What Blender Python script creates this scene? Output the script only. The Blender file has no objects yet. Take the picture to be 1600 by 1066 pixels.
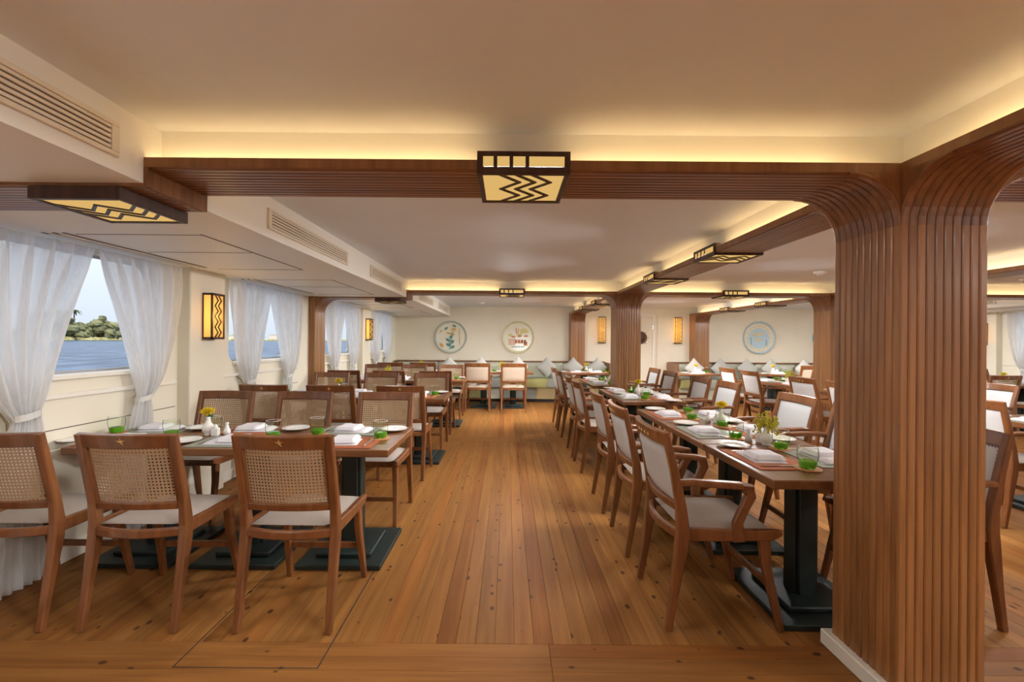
import bpy, math, random
from mathutils import Vector, Matrix
random.seed(7)
PI = math.pi
S = bpy.context.scene
COL = S.collection

# ------------------------------------------------------------------ camera
H = 1.35
cam_d = bpy.data.cameras.new('camera')
cam_d.sensor_width = 36; cam_d.sensor_fit = 'HORIZONTAL'
cam_d.lens = 36 * 685 / 1600
cam_d.shift_x = 7 / 1600
cam_d.clip_start = 0.05; cam_d.clip_end = 3000
cam = bpy.data.objects.new('camera', cam_d)
cam.location = (0, 0, H); cam.rotation_euler = (PI / 2, -0.0079, 0)
COL.objects.link(cam); S.camera = cam

# ------------------------------------------------------------------ world, sun, exposure
W = bpy.data.worlds.new('sky'); S.world = W; W.use_nodes = True
nt = W.node_tree; nt.nodes.clear()
o_ = nt.nodes.new('ShaderNodeOutputWorld'); bg = nt.nodes.new('ShaderNodeBackground')
tc = nt.nodes.new('ShaderNodeTexCoord'); sep = nt.nodes.new('ShaderNodeSeparateXYZ')
rp = nt.nodes.new('ShaderNodeValToRGB')
nt.links.new(tc.outputs['Generated'], sep.inputs[0]); nt.links.new(sep.outputs['Z'], rp.inputs[0])
e = rp.color_ramp.elements
e[0].position = 0.0; e[0].color = (0.315, 0.345, 0.40, 1)     # hazy bright sky, rising evenly towards the zenith
e[1].position = 1.0; e[1].color = (0.86, 0.92, 1.0, 1)
nt.links.new(rp.outputs[0], bg.inputs[0]); bg.inputs[1].default_value = 1.9
nt.links.new(bg.outputs[0], o_.inputs[0])
sun_d = bpy.data.lights.new('sun', 'SUN'); sun_d.energy = 2.6; sun_d.angle = 0.01; sun_d.color = (1, 0.93, 0.82)
sun = bpy.data.objects.new('sun', sun_d); sun.rotation_euler = (math.radians(38), math.radians(22), 0); COL.objects.link(sun)
V = S.view_settings
V.view_transform = 'Standard'; V.look = 'None'; V.gamma = 1; V.exposure = 0.38; V.use_curve_mapping = False
LED_POWER = 14.5
LAMP_WATT = 5.0
SIDE_WATT = 19.0
PANE_GLOW = 0.56
S.cycles.use_denoising = True
S.cycles.max_bounces = 6; S.cycles.diffuse_bounces = 4; S.cycles.glossy_bounces = 2; S.cycles.use_adaptive_sampling = True; S.cycles.adaptive_threshold = 0.05; S.cycles.adaptive_min_samples = 24
S.cycles.transparent_max_bounces = 8; S.cycles.transmission_bounces = 3
S.cycles.caustics_reflective = True; S.cycles.blur_glossy = 1.0; S.cycles.caustics_refractive = False
S.cycles.sample_clamp_indirect = 6
S.cycles.use_fast_gi = False

# ------------------------------------------------------------------ materials
MATS = {}
def new_mat(name):
    m = bpy.data.materials.new(name); m.use_nodes = True; m.node_tree.nodes.clear(); MATS[name] = m
    return m, m.node_tree.nodes, m.node_tree.links
def principled(n, l, **kw):
    p = n.new('ShaderNodeBsdfPrincipled'); o = n.new('ShaderNodeOutputMaterial'); l.new(p.outputs[0], o.inputs[0])
    for k, v in kw.items():
        p.inputs[k.replace('_', ' ')].default_value = v if not (isinstance(v, tuple) and len(v) == 3) else (*v, 1)
    return p
def plain(name, col, rough=0.6, var=0.0, noise=0.0, scale=30, metal=0.0, bump=0.0, **kw):
    m, n, l = new_mat(name)
    p = principled(n, l, Base_Color=col, Roughness=rough, Metallic=metal, **kw)
    if noise or bump:
        t = n.new('ShaderNodeTexCoord'); nz = n.new('ShaderNodeTexNoise'); nz.inputs['Scale'].default_value = scale
        nz.inputs['Detail'].default_value = 3
        l.new(t.outputs['Object'], nz.inputs['Vector'])
        if noise:
            r = n.new('ShaderNodeValToRGB'); l.new(nz.outputs['Fac'], r.inputs[0])
            r.color_ramp.elements[0].position = .3; r.color_ramp.elements[1].position = .7
            r.color_ramp.elements[0].color = (*[c * (1 - noise) for c in col], 1)
            r.color_ramp.elements[1].color = (*[min(1, c * (1 + noise)) for c in col], 1)
            l.new(r.outputs[0], p.inputs['Base Color'])
        if bump:
            b = n.new('ShaderNodeBump'); b.inputs['Strength'].default_value = bump; b.inputs['Distance'].default_value = .002
            l.new(nz.outputs['Fac'], b.inputs['Height']); l.new(b.outputs[0], p.inputs['Normal'])
    return m
def wood(name, dark, light, rough=0.35, scale=(28, 28, 2.2), vary=0.18, knots=False, coat=0.0):
    m, n, l = new_mat(name)
    p = principled(n, l, Roughness=rough, Coat_Weight=coat, Coat_Roughness=0.15, Specular_IOR_Level=.10 if knots else .5)
    t = n.new('ShaderNodeTexCoord'); oi = n.new('ShaderNodeObjectInfo')
    mp = n.new('ShaderNodeMapping'); mp.inputs['Scale'].default_value = scale
    sc = n.new('ShaderNodeVectorMath'); sc.operation = 'SCALE'; sc.inputs[0].default_value = (17.3, 9.1, 23.7)
    ad = n.new('ShaderNodeVectorMath'); ad.operation = 'ADD'
    l.new(oi.outputs['Random'], sc.inputs['Scale']); l.new(t.outputs['Object'], ad.inputs[0]); l.new(sc.outputs[0], ad.inputs[1])
    l.new(ad.outputs[0], mp.inputs['Vector'])
    nz = n.new('ShaderNodeTexNoise'); nz.inputs['Scale'].default_value = 1.0; nz.inputs['Detail'].default_value = 5; nz.inputs['Distortion'].default_value = .6
    l.new(mp.outputs[0], nz.inputs['Vector'])
    r = n.new('ShaderNodeValToRGB'); r.color_ramp.elements[0].position = .3; r.color_ramp.elements[1].position = .72
    r.color_ramp.elements[0].color = (*dark, 1); r.color_ramp.elements[1].color = (*light, 1)
    l.new(nz.outputs['Fac'], r.inputs[0])
    hs = n.new('ShaderNodeHueSaturation')
    mr = n.new('ShaderNodeMapRange'); mr.inputs['To Min'].default_value = 1 - vary; mr.inputs['To Max'].default_value = 1 + vary
    l.new(oi.outputs['Random'], mr.inputs['Value']); l.new(mr.outputs[0], hs.inputs['Value']); l.new(r.outputs[0], hs.inputs['Color'])
    out = hs.outputs[0]
    if knots:
        # a few boards of redder heartwood
        m1 = n.new('ShaderNodeMath'); m1.operation = 'MULTIPLY'; m1.inputs[1].default_value = 7.31; l.new(oi.outputs['Random'], m1.inputs[0])
        m2 = n.new('ShaderNodeMath'); m2.operation = 'FRACT'; l.new(m1.outputs[0], m2.inputs[0])
        m3 = n.new('ShaderNodeMapRange'); m3.inputs['From Min'].default_value = .55; m3.inputs['From Max'].default_value = 1.0; m3.inputs['To Max'].default_value = .6; l.new(m2.outputs[0], m3.inputs['Value'])
        rm = n.new('ShaderNodeMixRGB'); rm.blend_type = 'MULTIPLY'; rm.inputs[2].default_value = (.80, .60, .48, 1)
        l.new(m3.outputs[0], rm.inputs[0]); l.new(out, rm.inputs[1]); out = rm.outputs[0]
    if knots:
        mk = n.new('ShaderNodeMapping'); mk.inputs['Scale'].default_value = (11, 6.5, 1) if scale[0] > scale[1] else (6.5, 11, 1)
        l.new(ad.outputs[0], mk.inputs['Vector'])
        vo = n.new('ShaderNodeTexVoronoi'); vo.inputs['Scale'].default_value = 1.0; vo.voronoi_dimensions = '2D'; vo.inputs['Randomness'].default_value = 1
        l.new(mk.outputs[0], vo.inputs['Vector'])
        # only some cells carry a knot, and knots differ in size
        sx = n.new('ShaderNodeSeparateColor'); l.new(vo.outputs['Color'], sx.inputs[0])
        gt = n.new('ShaderNodeMapRange'); gt.inputs['From Min'].default_value = .62; gt.inputs['From Max'].default_value = 1
        gt.inputs['To Min'].default_value = .0; gt.inputs['To Max'].default_value = .13
        l.new(sx.outputs[0], gt.inputs['Value'])
        sb = n.new('ShaderNodeMath'); sb.operation = 'SUBTRACT'; l.new(gt.outputs[0], sb.inputs[0]); l.new(vo.outputs['Distance'], sb.inputs[1])
        st = n.new('ShaderNodeMapRange'); st.inputs['From Min'].default_value = -.03; st.inputs['From Max'].default_value = .03
        l.new(sb.outputs[0], st.inputs['Value'])
        mx = n.new('ShaderNodeMixRGB'); l.new(st.outputs[0], mx.inputs[0]); l.new(out, mx.inputs[1]); mx.inputs[2].default_value = (.075, .028, .010, 1)
        out = mx.outputs[0]
    l.new(out, p.inputs['Base Color'])
    b = n.new('ShaderNodeBump'); b.inputs['Strength'].default_value = .12; b.inputs['Distance'].default_value = .001
    l.new(nz.outputs['Fac'], b.inputs['Height']); l.new(b.outputs[0], p.inputs['Normal'])
    return m
def emit(name, col, strength):
    m, n, l = new_mat(name); em = n.new('ShaderNodeEmission'); o = n.new('ShaderNodeOutputMaterial')
    em.inputs[0].default_value = (*col, 1); em.inputs[1].default_value = strength; l.new(em.outputs[0], o.inputs[0]); return m
def thin_glass(name, tint=(1, 1, 1), gloss=0.12):
    m, n, l = new_mat(name); o = n.new('ShaderNodeOutputMaterial')
    tr = n.new('ShaderNodeBsdfTransparent'); tr.inputs[0].default_value = (*tint, 1)
    gl = n.new('ShaderNodeBsdfGlossy'); gl.inputs['Roughness'].default_value = 0.02
    lw = n.new('ShaderNodeLayerWeight'); lw.inputs[0].default_value = gloss
    mx = n.new('ShaderNodeMixShader'); l.new(lw.outputs['Fresnel'], mx.inputs[0]); l.new(tr.outputs[0], mx.inputs[1]); l.new(gl.outputs[0], mx.inputs[2])
    l.new(mx.outputs[0], o.inputs[0]); return m

wood('column_wood', (.235, .100, .032), (.40, .188, .067), .36, (26, 26, 1.6), .14, coat=.25)
wood('beam_wood', (.155, .062, .023), (.30, .130, .050), .34, (26, 26, 1.6), .12, coat=.15)
wood('lip_wood', (.20, .088, .032), (.30, .14, .055), .38, (26, 26, 1.6), .06)
wood('chair_wood', (.135, .046, .0145), (.24, .090, .030), .33, (22, 22, 4), .10, coat=.2)
wood('table_wood', (.13, .050, .018), (.24, .100, .036), .30, (2.2, 26, 26), .06, coat=.08)
wood('table_wood_across', (.13, .050, .018), (.24, .100, .036), .30, (26, 2.2, 26), .06, coat=.08)
wood('dark_wood', (.030, .012, .008), (.075, .033, .020), .45, (30, 30, 3), .1)
wood('floor_wood', (.22, .092, .024), (.33, .148, .039), .5, (24, 1.3, 24), .17, knots=True, coat=.0)
wood('floor_wood_across', (.21, .086, .023), (.31, .135, .036), .5, (1.3, 24, 24), .10, knots=True, coat=.0)
plain('floor_gap', (.05, .025, .012), .8)
plain('wall_paint', (.82, .765, .63), .62, noise=.02, scale=3)
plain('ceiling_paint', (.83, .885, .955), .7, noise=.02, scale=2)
plain('soffit_paint', (.88, .86, .80), .5)
plain('trim_paint', (.86, .82, .73), .45)
plain('groove', (.16, .13, .10), .8)
plain('grille_paint', (.80, .73, .60), .5)
plain('metal_frame', (.42, .42, .44), .4, metal=.4)
plain('green_black', (.011, .020, .018), .48, noise=.15, scale=12)
plain('brass', (.75, .52, .20), .3, metal=1.0)
plain('steel', (.62, .60, .58), .22, metal=1.0)
plain('porcelain', (.86, .85, .82), .12)
plain('napkin_cloth', (.80, .79, .84), .85, bump=.3, scale=900)
plain('mat_rust', (.43, .125, .045), .75, noise=.12, scale=300, bump=.3)
plain('mat_sage', (.30, .32, .26), .75, noise=.10, scale=300, bump=.3)
plain('coaster_wood', (.50, .24, .09), .5, noise=.15, scale=40)
plain('seat_fabric', (.40, .345, .30), .9, noise=.08, scale=700, bump=.25)
plain('back_fabric', (.56, .56, .56), .9, noise=.07, scale=600, bump=.25)
plain('back_fabric_warm_lit', (.52, .41, .31), .9, noise=.07, scale=600, bump=.25)  # chair fabric with the warm room light put into its colour
plain('nail', (.10, .07, .05), .4, metal=.6)
plain('petal_yellow', (.85, .66, .03), .6)
plain('sprig_yellow', (.55, .50, .04), .7, noise=.3, scale=200)
plain('leaf_green', (.07, .14, .035), .6, noise=.3, scale=60)
plain('bench_grey', (.27, .28, .24), .9, noise=.06, scale=300)
plain('bench_olive', (.30, .27, .10), .9, noise=.06, scale=300)
plain('bench_ochre', (.36, .27, .13), .9, noise=.06, scale=300)
plain('bench_beige', (.46, .43, .33), .9, noise=.06, scale=300)
plain('bench_sage', (.47, .48, .39), .9, noise=.05, scale=300)
plain('pillow_grey', (.42, .43, .40), .95, noise=.06, scale=400)
plain('pillow_white', (.66, .65, .62), .95, noise=.05, scale=400)
plain('kick_dark', (.015, .013, .012), .7)
plain('plate_cream', (.80, .77, .64), .25, noise=.04, scale=12)
plain('plate_rim_green', (.50, .54, .44), .3, noise=.12, scale=30)
plain('plate_rim_yellow', (.66, .62, .36), .3, noise=.12, scale=30)
plain('plate_rim_blue', (.45, .56, .58), .3, noise=.15, scale=25)
plain('plate_rim_teal', (.05, .32, .46), .3, noise=.2, scale=25)
plain('paint_teal', (.10, .25, .22), .4, noise=.25, scale=60)
plain('paint_aqua', (.38, .60, .52), .4, noise=.2, scale=60)
plain('paint_ochre', (.62, .40, .12), .4, noise=.3, scale=60)
plain('paint_rust', (.60, .22, .08), .4, noise=.3, scale=60)
plain('paint_yellow', (.64, .60, .20), .4, noise=.2, scale=60)
plain('paint_sky', (.50, .66, .76), .4, noise=.15, scale=40)
plain('paint_sand', (.70, .62, .40), .4, noise=.2, scale=40)
plain('plastic_white', (.82, .81, .78), .4)
plain('tie_brown', (.25, .18, .10), .7)
plain('wheel_brown', (.10, .055, .035), .45)
thin_glass('window_glass', (.97, .985, .98), .02)
thin_glass('tumbler_glass', (.94, .97, .91), .05)
m, n, l = new_mat('green_glass')
p = principled(n, l, Base_Color=(.16, .50, .03), Roughness=.06, Transmission_Weight=.6, IOR=1.3)
emit('led_strip', (1.0, .71, .32), LED_POWER)
# lamp pane: back-lit parchment
emit('lamp_pane', (1.0, .62, .20), PANE_GLOW)
m, n, l = new_mat('sconce_pane')
o = n.new('ShaderNodeOutputMaterial'); ad = n.new('ShaderNodeAddShader'); tl = n.new('ShaderNodeBsdfTranslucent'); em = n.new('ShaderNodeEmission')
tl.inputs[0].default_value = (.95, .72, .36, 1); em.inputs[0].default_value = (1, .62, .20, 1); em.inputs[1].default_value = PANE_GLOW * .5
l.new(tl.outputs[0], ad.inputs[0]); l.new(em.outputs[0], ad.inputs[1]); l.new(ad.outputs[0], o.inputs[0])
MATS['lamp_pane'].cycles.emission_sampling = 'NONE'; MATS['sconce_pane'].cycles.emission_sampling = 'NONE'
# woven cane with open holes
m, n, l = new_mat('cane_weave')
t = n.new('ShaderNodeUVMap'); sp = n.new('ShaderNodeSeparateXYZ'); l.new(t.outputs[0], sp.inputs[0])
def nmath(op, a, b=None, c=None):
    q = n.new('ShaderNodeMath'); q.operation = op
    for i, v in enumerate((a, b, c)):
        if v is None: continue
        if isinstance(v, (int, float)): q.inputs[i].default_value = v
        else: l.new(v, q.inputs[i])
    return q.outputs[0]
fx = nmath('ABSOLUTE', nmath('SUBTRACT', nmath('FRACT', sp.outputs['X']), .5))
fy = nmath('ABSOLUTE', nmath('SUBTRACT', nmath('FRACT', sp.outputs['Y']), .5))
mxd = nmath('MAXIMUM', fx, fy); dia = nmath('MULTIPLY', nmath('ADD', fx, fy), .74)
d = nmath('MAXIMUM', mxd, dia)
hole = nmath('LESS_THAN', d, .245)
pb = principled(n, l, Base_Color=(.52, .36, .215), Roughness=.6)
out = [x for x in n if x.type == 'OUTPUT_MATERIAL'][0]
nz = n.new('ShaderNodeTexNoise'); nz.inputs['Scale'].default_value = 2.5; l.new(t.outputs[0], nz.inputs['Vector'])
r = n.new('ShaderNodeValToRGB'); r.color_ramp.elements[0].color = (.40, .26, .14, 1); r.color_ramp.elements[1].color = (.60, .44, .28, 1)
l.new(nz.outputs['Fac'], r.inputs[0]); l.new(r.outputs[0], pb.inputs['Base Color'])
bm_ = n.new('ShaderNodeBump'); bm_.inputs['Strength'].default_value = .5; bm_.inputs['Distance'].default_value = .002
l.new(nmath('SINE', nmath('MULTIPLY', nmath('ADD', sp.outputs['X'], sp.outputs['Y']), 12.566)), bm_.inputs['Height']); l.new(bm_.outputs[0], pb.inputs['Normal'])
tr = n.new('ShaderNodeBsdfTransparent'); mx = n.new('ShaderNodeMixShader')
l.new(hole, mx.inputs[0]); l.new(pb.outputs[0], mx.inputs[1]); l.new(tr.outputs[0], mx.inputs[2]); l.new(mx.outputs[0], out.inputs[0])
# sheer curtain
m, n, l = new_mat('sheer_cloth')
o = n.new('ShaderNodeOutputMaterial'); df = n.new('ShaderNodeBsdfDiffuse'); tl = n.new('ShaderNodeBsdfTranslucent'); tp = n.new('ShaderNodeBsdfTransparent')
df.inputs[0].default_value = (.90, .90, .90, 1); tl.inputs[0].default_value = (.93, .93, .94, 1)
a = n.new('ShaderNodeMixShader'); a.inputs[0].default_value = .62; b = n.new('ShaderNodeMixShader')
t = n.new('ShaderNodeTexCoord'); mp = n.new('ShaderNodeMapping'); mp.inputs['Scale'].default_value = (60, 60, 5)
nz = n.new('ShaderNodeTexNoise'); nz.inputs['Scale'].default_value = 1.0; nz.inputs['Detail'].default_value = 4
l.new(t.outputs['Object'], mp.inputs[0]); l.new(mp.outputs[0], nz.inputs['Vector'])
mr = n.new('ShaderNodeMapRange'); mr.inputs['To Min'].default_value = .05; mr.inputs['To Max'].default_value = .30
l.new(nz.outputs['Fac'], mr.inputs['Value']); l.new(mr.outputs[0], b.inputs[0])
l.new(df.outputs[0], a.inputs[1]); l.new(tl.outputs[0], a.inputs[2]); l.new(a.outputs[0], b.inputs[1]); l.new(tp.outputs[0], b.inputs[2]); l.new(b.outputs[0], o.inputs[0])
# water
m, n, l = new_mat('river_water')
p = principled(n, l, Base_Color=(.03, .06, .12), Roughness=.35, Specular_IOR_Level=.12)
t = n.new('ShaderNodeTexCoord'); mp = n.new('ShaderNodeMapping'); mp.inputs['Scale'].default_value = (.9, .35, 1)
nz = n.new('ShaderNodeTexNoise'); nz.inputs['Scale'].default_value = .9; nz.inputs['Detail'].default_value = 6
l.new(t.outputs['Object'], mp.inputs[0]); l.new(mp.outputs[0], nz.inputs['Vector'])
b = n.new('ShaderNodeBump'); b.inputs['Strength'].default_value = 1.0; b.inputs['Distance'].default_value = .5
l.new(nz.outputs['Fac'], b.inputs['Height']); l.new(b.outputs[0], p.inputs['Normal'])
r = n.new('ShaderNodeValToRGB'); r.color_ramp.elements[0].position = .38; r.color_ramp.elements[1].position = .64
r.color_ramp.elements[0].color = (.012, .030, .075, 1); r.color_ramp.elements[1].color = (.085, .135, .225, 1)
l.new(nz.outputs['Fac'], r.inputs[0]); l.new(r.outputs[0], p.inputs['Base Color'])
plain('bank_reeds', (.36, .32, .15), .9, noise=.3, scale=.4)
plain('tree_leaf', (.17, .17, .085), .9, noise=.5, scale=.35)  # leaf colour lightened to imitate distance haze
plain('palm_leaf', (.11, .12, .06), .9)
plain('town_pink', (.62, .53, .50), .9)  # house colours paled, haze of distance painted in
plain('town_cream', (.70, .65, .60), .9)
plain('town_grey', (.45, .43, .45), .9)  # grey of roofs and house windows

# ------------------------------------------------------------------ mesh building
class G:
    def __init__(s): s.v = []; s.f = []; s.uv = {}
    def add(s, vs, fs):
        b = len(s.v); s.v += [tuple(p) for p in vs]; s.f += [tuple(i + b for i in f) for f in fs]; return s
    def box(s, x0, x1, y0, y1, z0, z1):
        return s.add([(x0, y0, z0), (x1, y0, z0), (x1, y1, z0), (x0, y1, z0), (x0, y0, z1), (x1, y0, z1), (x1, y1, z1), (x0, y1, z1)],
                     [(0, 3, 2, 1), (4, 5, 6, 7), (0, 1, 5, 4), (1, 2, 6, 5), (2, 3, 7, 6), (3, 0, 4, 7)])
    def cbox(s, x0, x1, y0, y1, z0, z1, c):
        # chamfered box
        xs, ys, zs = (x0, x1), (y0, y1), (z0, z1); sg = (1, -1); idx = {}; vs = []
        for i in (0, 1):
            for j in (0, 1):
                for k in (0, 1):
                    for ax in range(3):
                        pnt = [xs[i], ys[j], zs[k]]
                        for a2 in range(3):
                            if a2 != ax: pnt[a2] += c * sg[(i, j, k)[a2]]
                        idx[i, j, k, ax] = len(vs); vs.append(pnt)
        I = lambda i, j, k, a: idx[i, j, k, a]; fs = []
        fs += [(I(0,0,0,0), I(0,0,1,0), I(0,1,1,0), I(0,1,0,0)), (I(1,0,0,0), I(1,1,0,0), I(1,1,1,0), I(1,0,1,0))]
        fs += [(I(0,0,0,1), I(1,0,0,1), I(1,0,1,1), I(0,0,1,1)), (I(0,1,0,1), I(0,1,1,1), I(1,1,1,1), I(1,1,0,1))]
        fs += [(I(0,0,0,2), I(0,1,0,2), I(1,1,0,2), I(1,0,0,2)), (I(0,0,1,2), I(1,0,1,2), I(1,1,1,2), I(0,1,1,2))]
        for a in (0, 1):
            for b in (0, 1):
                fs.append((I(0,a,b,1), I(1,a,b,1), I(1,a,b,2), I(0,a,b,2)))
                fs.append((I(a,0,b,0), I(a,1,b,0), I(a,1,b,2), I(a,0,b,2)))
                fs.append((I(a,b,0,0), I(a,b,1,0), I(a,b,1,1), I(a,b,0,1)))
                for c2 in (0, 1): fs.append((I(a,b,c2,0), I(a,b,c2,1), I(a,b,c2,2)))
        return s.add(vs, fs)
    def prism(s, pts, axis, a0, a1):
        # polygon (2D points) extruded along axis 0/1/2 from a0 to a1
        def mk(pq, a):
            q = list(pq); q.insert(axis, a); return q
        n = len(pts); vs = [mk(p, a0) for p in pts] + [mk(p, a1) for p in pts]
        fs = [tuple(range(n))[::-1], tuple(range(n, 2 * n))] + [(i, (i + 1) % n, n + (i + 1) % n, n + i) for i in range(n)]
        return s.add(vs, fs)
    def sweep(s, path, sizes, up=(0, 0, 1), ch=.25, n=0):
        # chamfered rectangular (or n-gon) section along a path; sizes = (side, upward) full widths
        P = [Vector(p) for p in path]; up = Vector(up); rings = []
        if isinstance(sizes[0], (int, float)): sizes = [sizes] * len(P)
        vs = []
        for i, p in enumerate(P):
            t = (P[min(i + 1, len(P) - 1)] - P[max(i - 1, 0)]).normalized()
            sd = t.cross(up).normalized(); u = sd.cross(t)
            a, b = sizes[i][0] / 2, sizes[i][1] / 2
            if n: sec = [(a * math.cos(2 * PI * k / n), b * math.sin(2 * PI * k / n)) for k in range(n)]
            else:
                c = min(a, b) * ch
                sec = [(a - c, -b), (a, -b + c), (a, b - c), (a - c, b), (-a + c, b), (-a, b - c), (-a, -b + c), (-a + c, -b)]
            vs += [p + sd * x + u * y for x, y in sec]
        k = len(sec); fs = []
        for i in range(len(P) - 1):
            fs += [(i * k + j, i * k + (j + 1) % k, (i + 1) * k + (j + 1) % k, (i + 1) * k + j) for j in range(k)]
        fs += [tuple(range(k))[::-1], tuple(range((len(P) - 1) * k, len(P) * k))]
        return s.add(vs, fs)
    def lathe(s, prof, n=20, c=(0, 0, 0), closed=True):
        vs = []; m = len(prof)
        for r, z in prof:
            vs += [(c[0] + r * math.cos(2 * PI * k / n), c[1] + r * math.sin(2 * PI * k / n), c[2] + z) for k in range(n)]
        fs = []
        for i in range(m - 1):
            fs += [(i * n + j, i * n + (j + 1) % n, (i + 1) * n + (j + 1) % n, (i + 1) * n + j) for j in range(n)]
        if closed:
            if prof[0][0] > 1e-5: fs.append(tuple(range(n))[::-1])
            if prof[-1][0] > 1e-5: fs.append(tuple(range((m - 1) * n, m * n)))
        return s.add(vs, fs)
    def grid(s, nu, nv, fn, uvfn=None):
        b = len(s.v); vs = [fn(i / nu, j / nv) for j in range(nv + 1) for i in range(nu + 1)]
        fs = [(j * (nu + 1) + i, j * (nu + 1) + i + 1, (j + 1) * (nu + 1) + i + 1, (j + 1) * (nu + 1) + i) for j in range(nv) for i in range(nu)]
        if uvfn:
            for j in range(nv + 1):
                for i in range(nu + 1): s.uv[b + j * (nu + 1) + i] = uvfn(i / nu, j / nv)
        return s.add(vs, fs)
    def blob(s, c, r, seg=8, rings=6, squash=(1, 1, 1), jit=0.0, rnd=random):
        vs = [(c[0], c[1], c[2] + r * squash[2])]
        for i in range(1, rings):
            th = PI * i / rings
            for k in range(seg):
                ph = 2 * PI * k / seg; q = 1 + rnd.uniform(-jit, jit)
                vs.append((c[0] + r * q * squash[0] * math.sin(th) * math.cos(ph), c[1] + r * q * squash[1] * math.sin(th) * math.sin(ph), c[2] + r * q * squash[2] * math.cos(th)))
        vs.append((c[0], c[1], c[2] - r * squash[2])); L = len(vs) - 1; fs = []
        for k in range(seg):
            fs.append((0, 1 + k, 1 + (k + 1) % seg))
            for i in range(rings - 2):
                a = 1 + i * seg; fs.append((a + k, a + seg + k, a + seg + (k + 1) % seg, a + (k + 1) % seg))
            a = 1 + (rings - 2) * seg; fs.append((a + (k + 1) % seg, a + k, L))
        return s.add(vs, fs)
    def mesh(s, name, mat, smooth=False):
        me = bpy.data.meshes.new(name); me.from_pydata(s.v, [], s.f)
        if isinstance(mat, str): mat = MATS[mat]
        me.materials.append(mat)
        if s.uv:
            ul = me.uv_layers.new(name='UVMap')
            for lp in me.loops:
                ul.data[lp.index].uv = s.uv.get(lp.vertex_index, (0, 0))
        if smooth: me.shade_smooth()
        me.validate(); me.update(); return me
def fix_normals(me):
    import bmesh
    b = bmesh.new(); b.from_mesh(me); bmesh.ops.recalc_face_normals(b, faces=b.faces); b.to_mesh(me); b.free()
def place(name, me, parent=None, loc=(0, 0, 0), rot=(0, 0, 0)):
    o = bpy.data.objects.new(name, me); COL.objects.link(o)
    if parent is not None: o.parent = parent
    o.location = loc; o.rotation_euler = rot
    return o
def obj(name, g, mat, parent=None, loc=(0, 0, 0), rot=(0, 0, 0), smooth=False):
    return place(name, g.mesh(name, mat, smooth), parent, loc, rot)
LABELS = {}
def tag(o, label, cat, group=None):
    if label in LABELS and LABELS[label] != group: print('DUP LABEL', label)
    if label in LABELS: print('SAME LABEL', label)
    LABELS[label] = group
    o['label'] = label; o['category'] = cat
    if group: o['group'] = group
    return o
def thing(name, label, cat, loc=(0, 0, 0), rz=0.0, group=None):
    o = place(name, None, None, loc, (0, 0, rz)); return tag(o, label, cat, group)
def struct(o, label=None):
    o['kind'] = 'structure'
    if label: o['label'] = label
    return o
def copy_kit(kit, name, label, cat, loc, rz, group):
    # kit = list of (part name, mesh, loc, rot, [sub-parts]); every thing gets its own part objects, mesh data shared
    t = thing(name, label, cat, loc, rz, group)
    for pn, me, pl, pr, subs in kit:
        o = place(pn, me, t, pl, pr)
        for sn, sm, sl, sr in subs: place(sn, sm, o, sl, sr)
    return t

# ------------------------------------------------------------------ room measures
XL, XR = -2.66, 8.754          # side walls
YB, YF = 10.40, -2.60          # back wall, wall behind the camera
ZC = 2.157                     # ceiling
ZS = 1.925                     # side soffits
XS, XSR = -1.355, 7.449        # soffit faces
AX0, AX1 = 1.453, 1.785        # first column row
BX0, BX1 = 4.309, 4.641        # second column row
CY = [1.625, 5.853, 10.07]     # column fronts
CW = 0.328
ZB, ZLIP = 1.985, 2.022        # beam underside, top of beam lip
R_ARCH = 0.20
WC = [-1.50, 0.55, 2.73, 4.78, 6.958, 9.008]   # window centres along the side walls
WHALF, WZ0, WZ1 = 0.60, 1.125, 1.895
PIL = [-0.475, 3.755, 7.983]   # plaster piers with wall lamps

# ------------------------------------------------------------------ floor
fl = struct(place('floor', G().box(XL - .1, XR + .1, YF - .1, YB + .1, -.08, -.022).mesh('floor', 'floor_gap')), 'wide pine board floor with dark knots')
PW = 0.0871
def plank_mesh(L, along, w=PW):
    g = G(); a, b = (w / 2 - .0006, L / 2 - .001) if along == 'y' else (L / 2 - .001, w / 2 - .0006)
    g.cbox(-a, a, -b, b, -.022, 0, .0007)
    return g.mesh('floor_plank', 'floor_wood' if along == 'y' else 'floor_wood_across')
npl = int(round((XR - XL) / PW)); pw = (XR - XL) / npl
for (y0, y1) in ((CY[0] + CW, CY[1]), (CY[1] + CW, YB)):
    me = plank_mesh(y1 - y0, 'y', pw)
    for i in range(npl): place('floor_plank', me, fl, (XL + (i + .5) * pw, (y0 + y1) / 2, random.uniform(-.0004, 0)))
nseg = 4; sl = (XR - XL) / nseg
me = plank_mesh(sl, 'x', CW / 4)
for y0 in CY[:2]:
    for r_ in range(4):
        for k in range(nseg): place('floor_plank', me, fl, (XL + (k + .5) * sl, y0 + (r_ + .5) * CW / 4, random.uniform(-.0004, 0)))
g = G()
for i in range(npl):
    x = XL + (i + .5) * pw; g.cbox(x - pw / 2 + .0006, x + pw / 2 - .0006, YF, CY[0] - .001, -.022, 0, .0011)
o = obj('floor_plank_field', g, 'floor_wood', fl); o['kind'] = 'stuff'
hj = G().box(-1.366, -1.361, 1.80, 3.2, -.01, .0006).mesh('hatch_joint', 'kick_dark')
place('hatch_joint', hj, fl); place('hatch_joint', hj, fl, (.594, 0, 0))
obj('hatch_joint', G().box(-1.366, -.767, 1.797, 1.801, -.01, .0006), 'kick_dark', fl)

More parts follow.
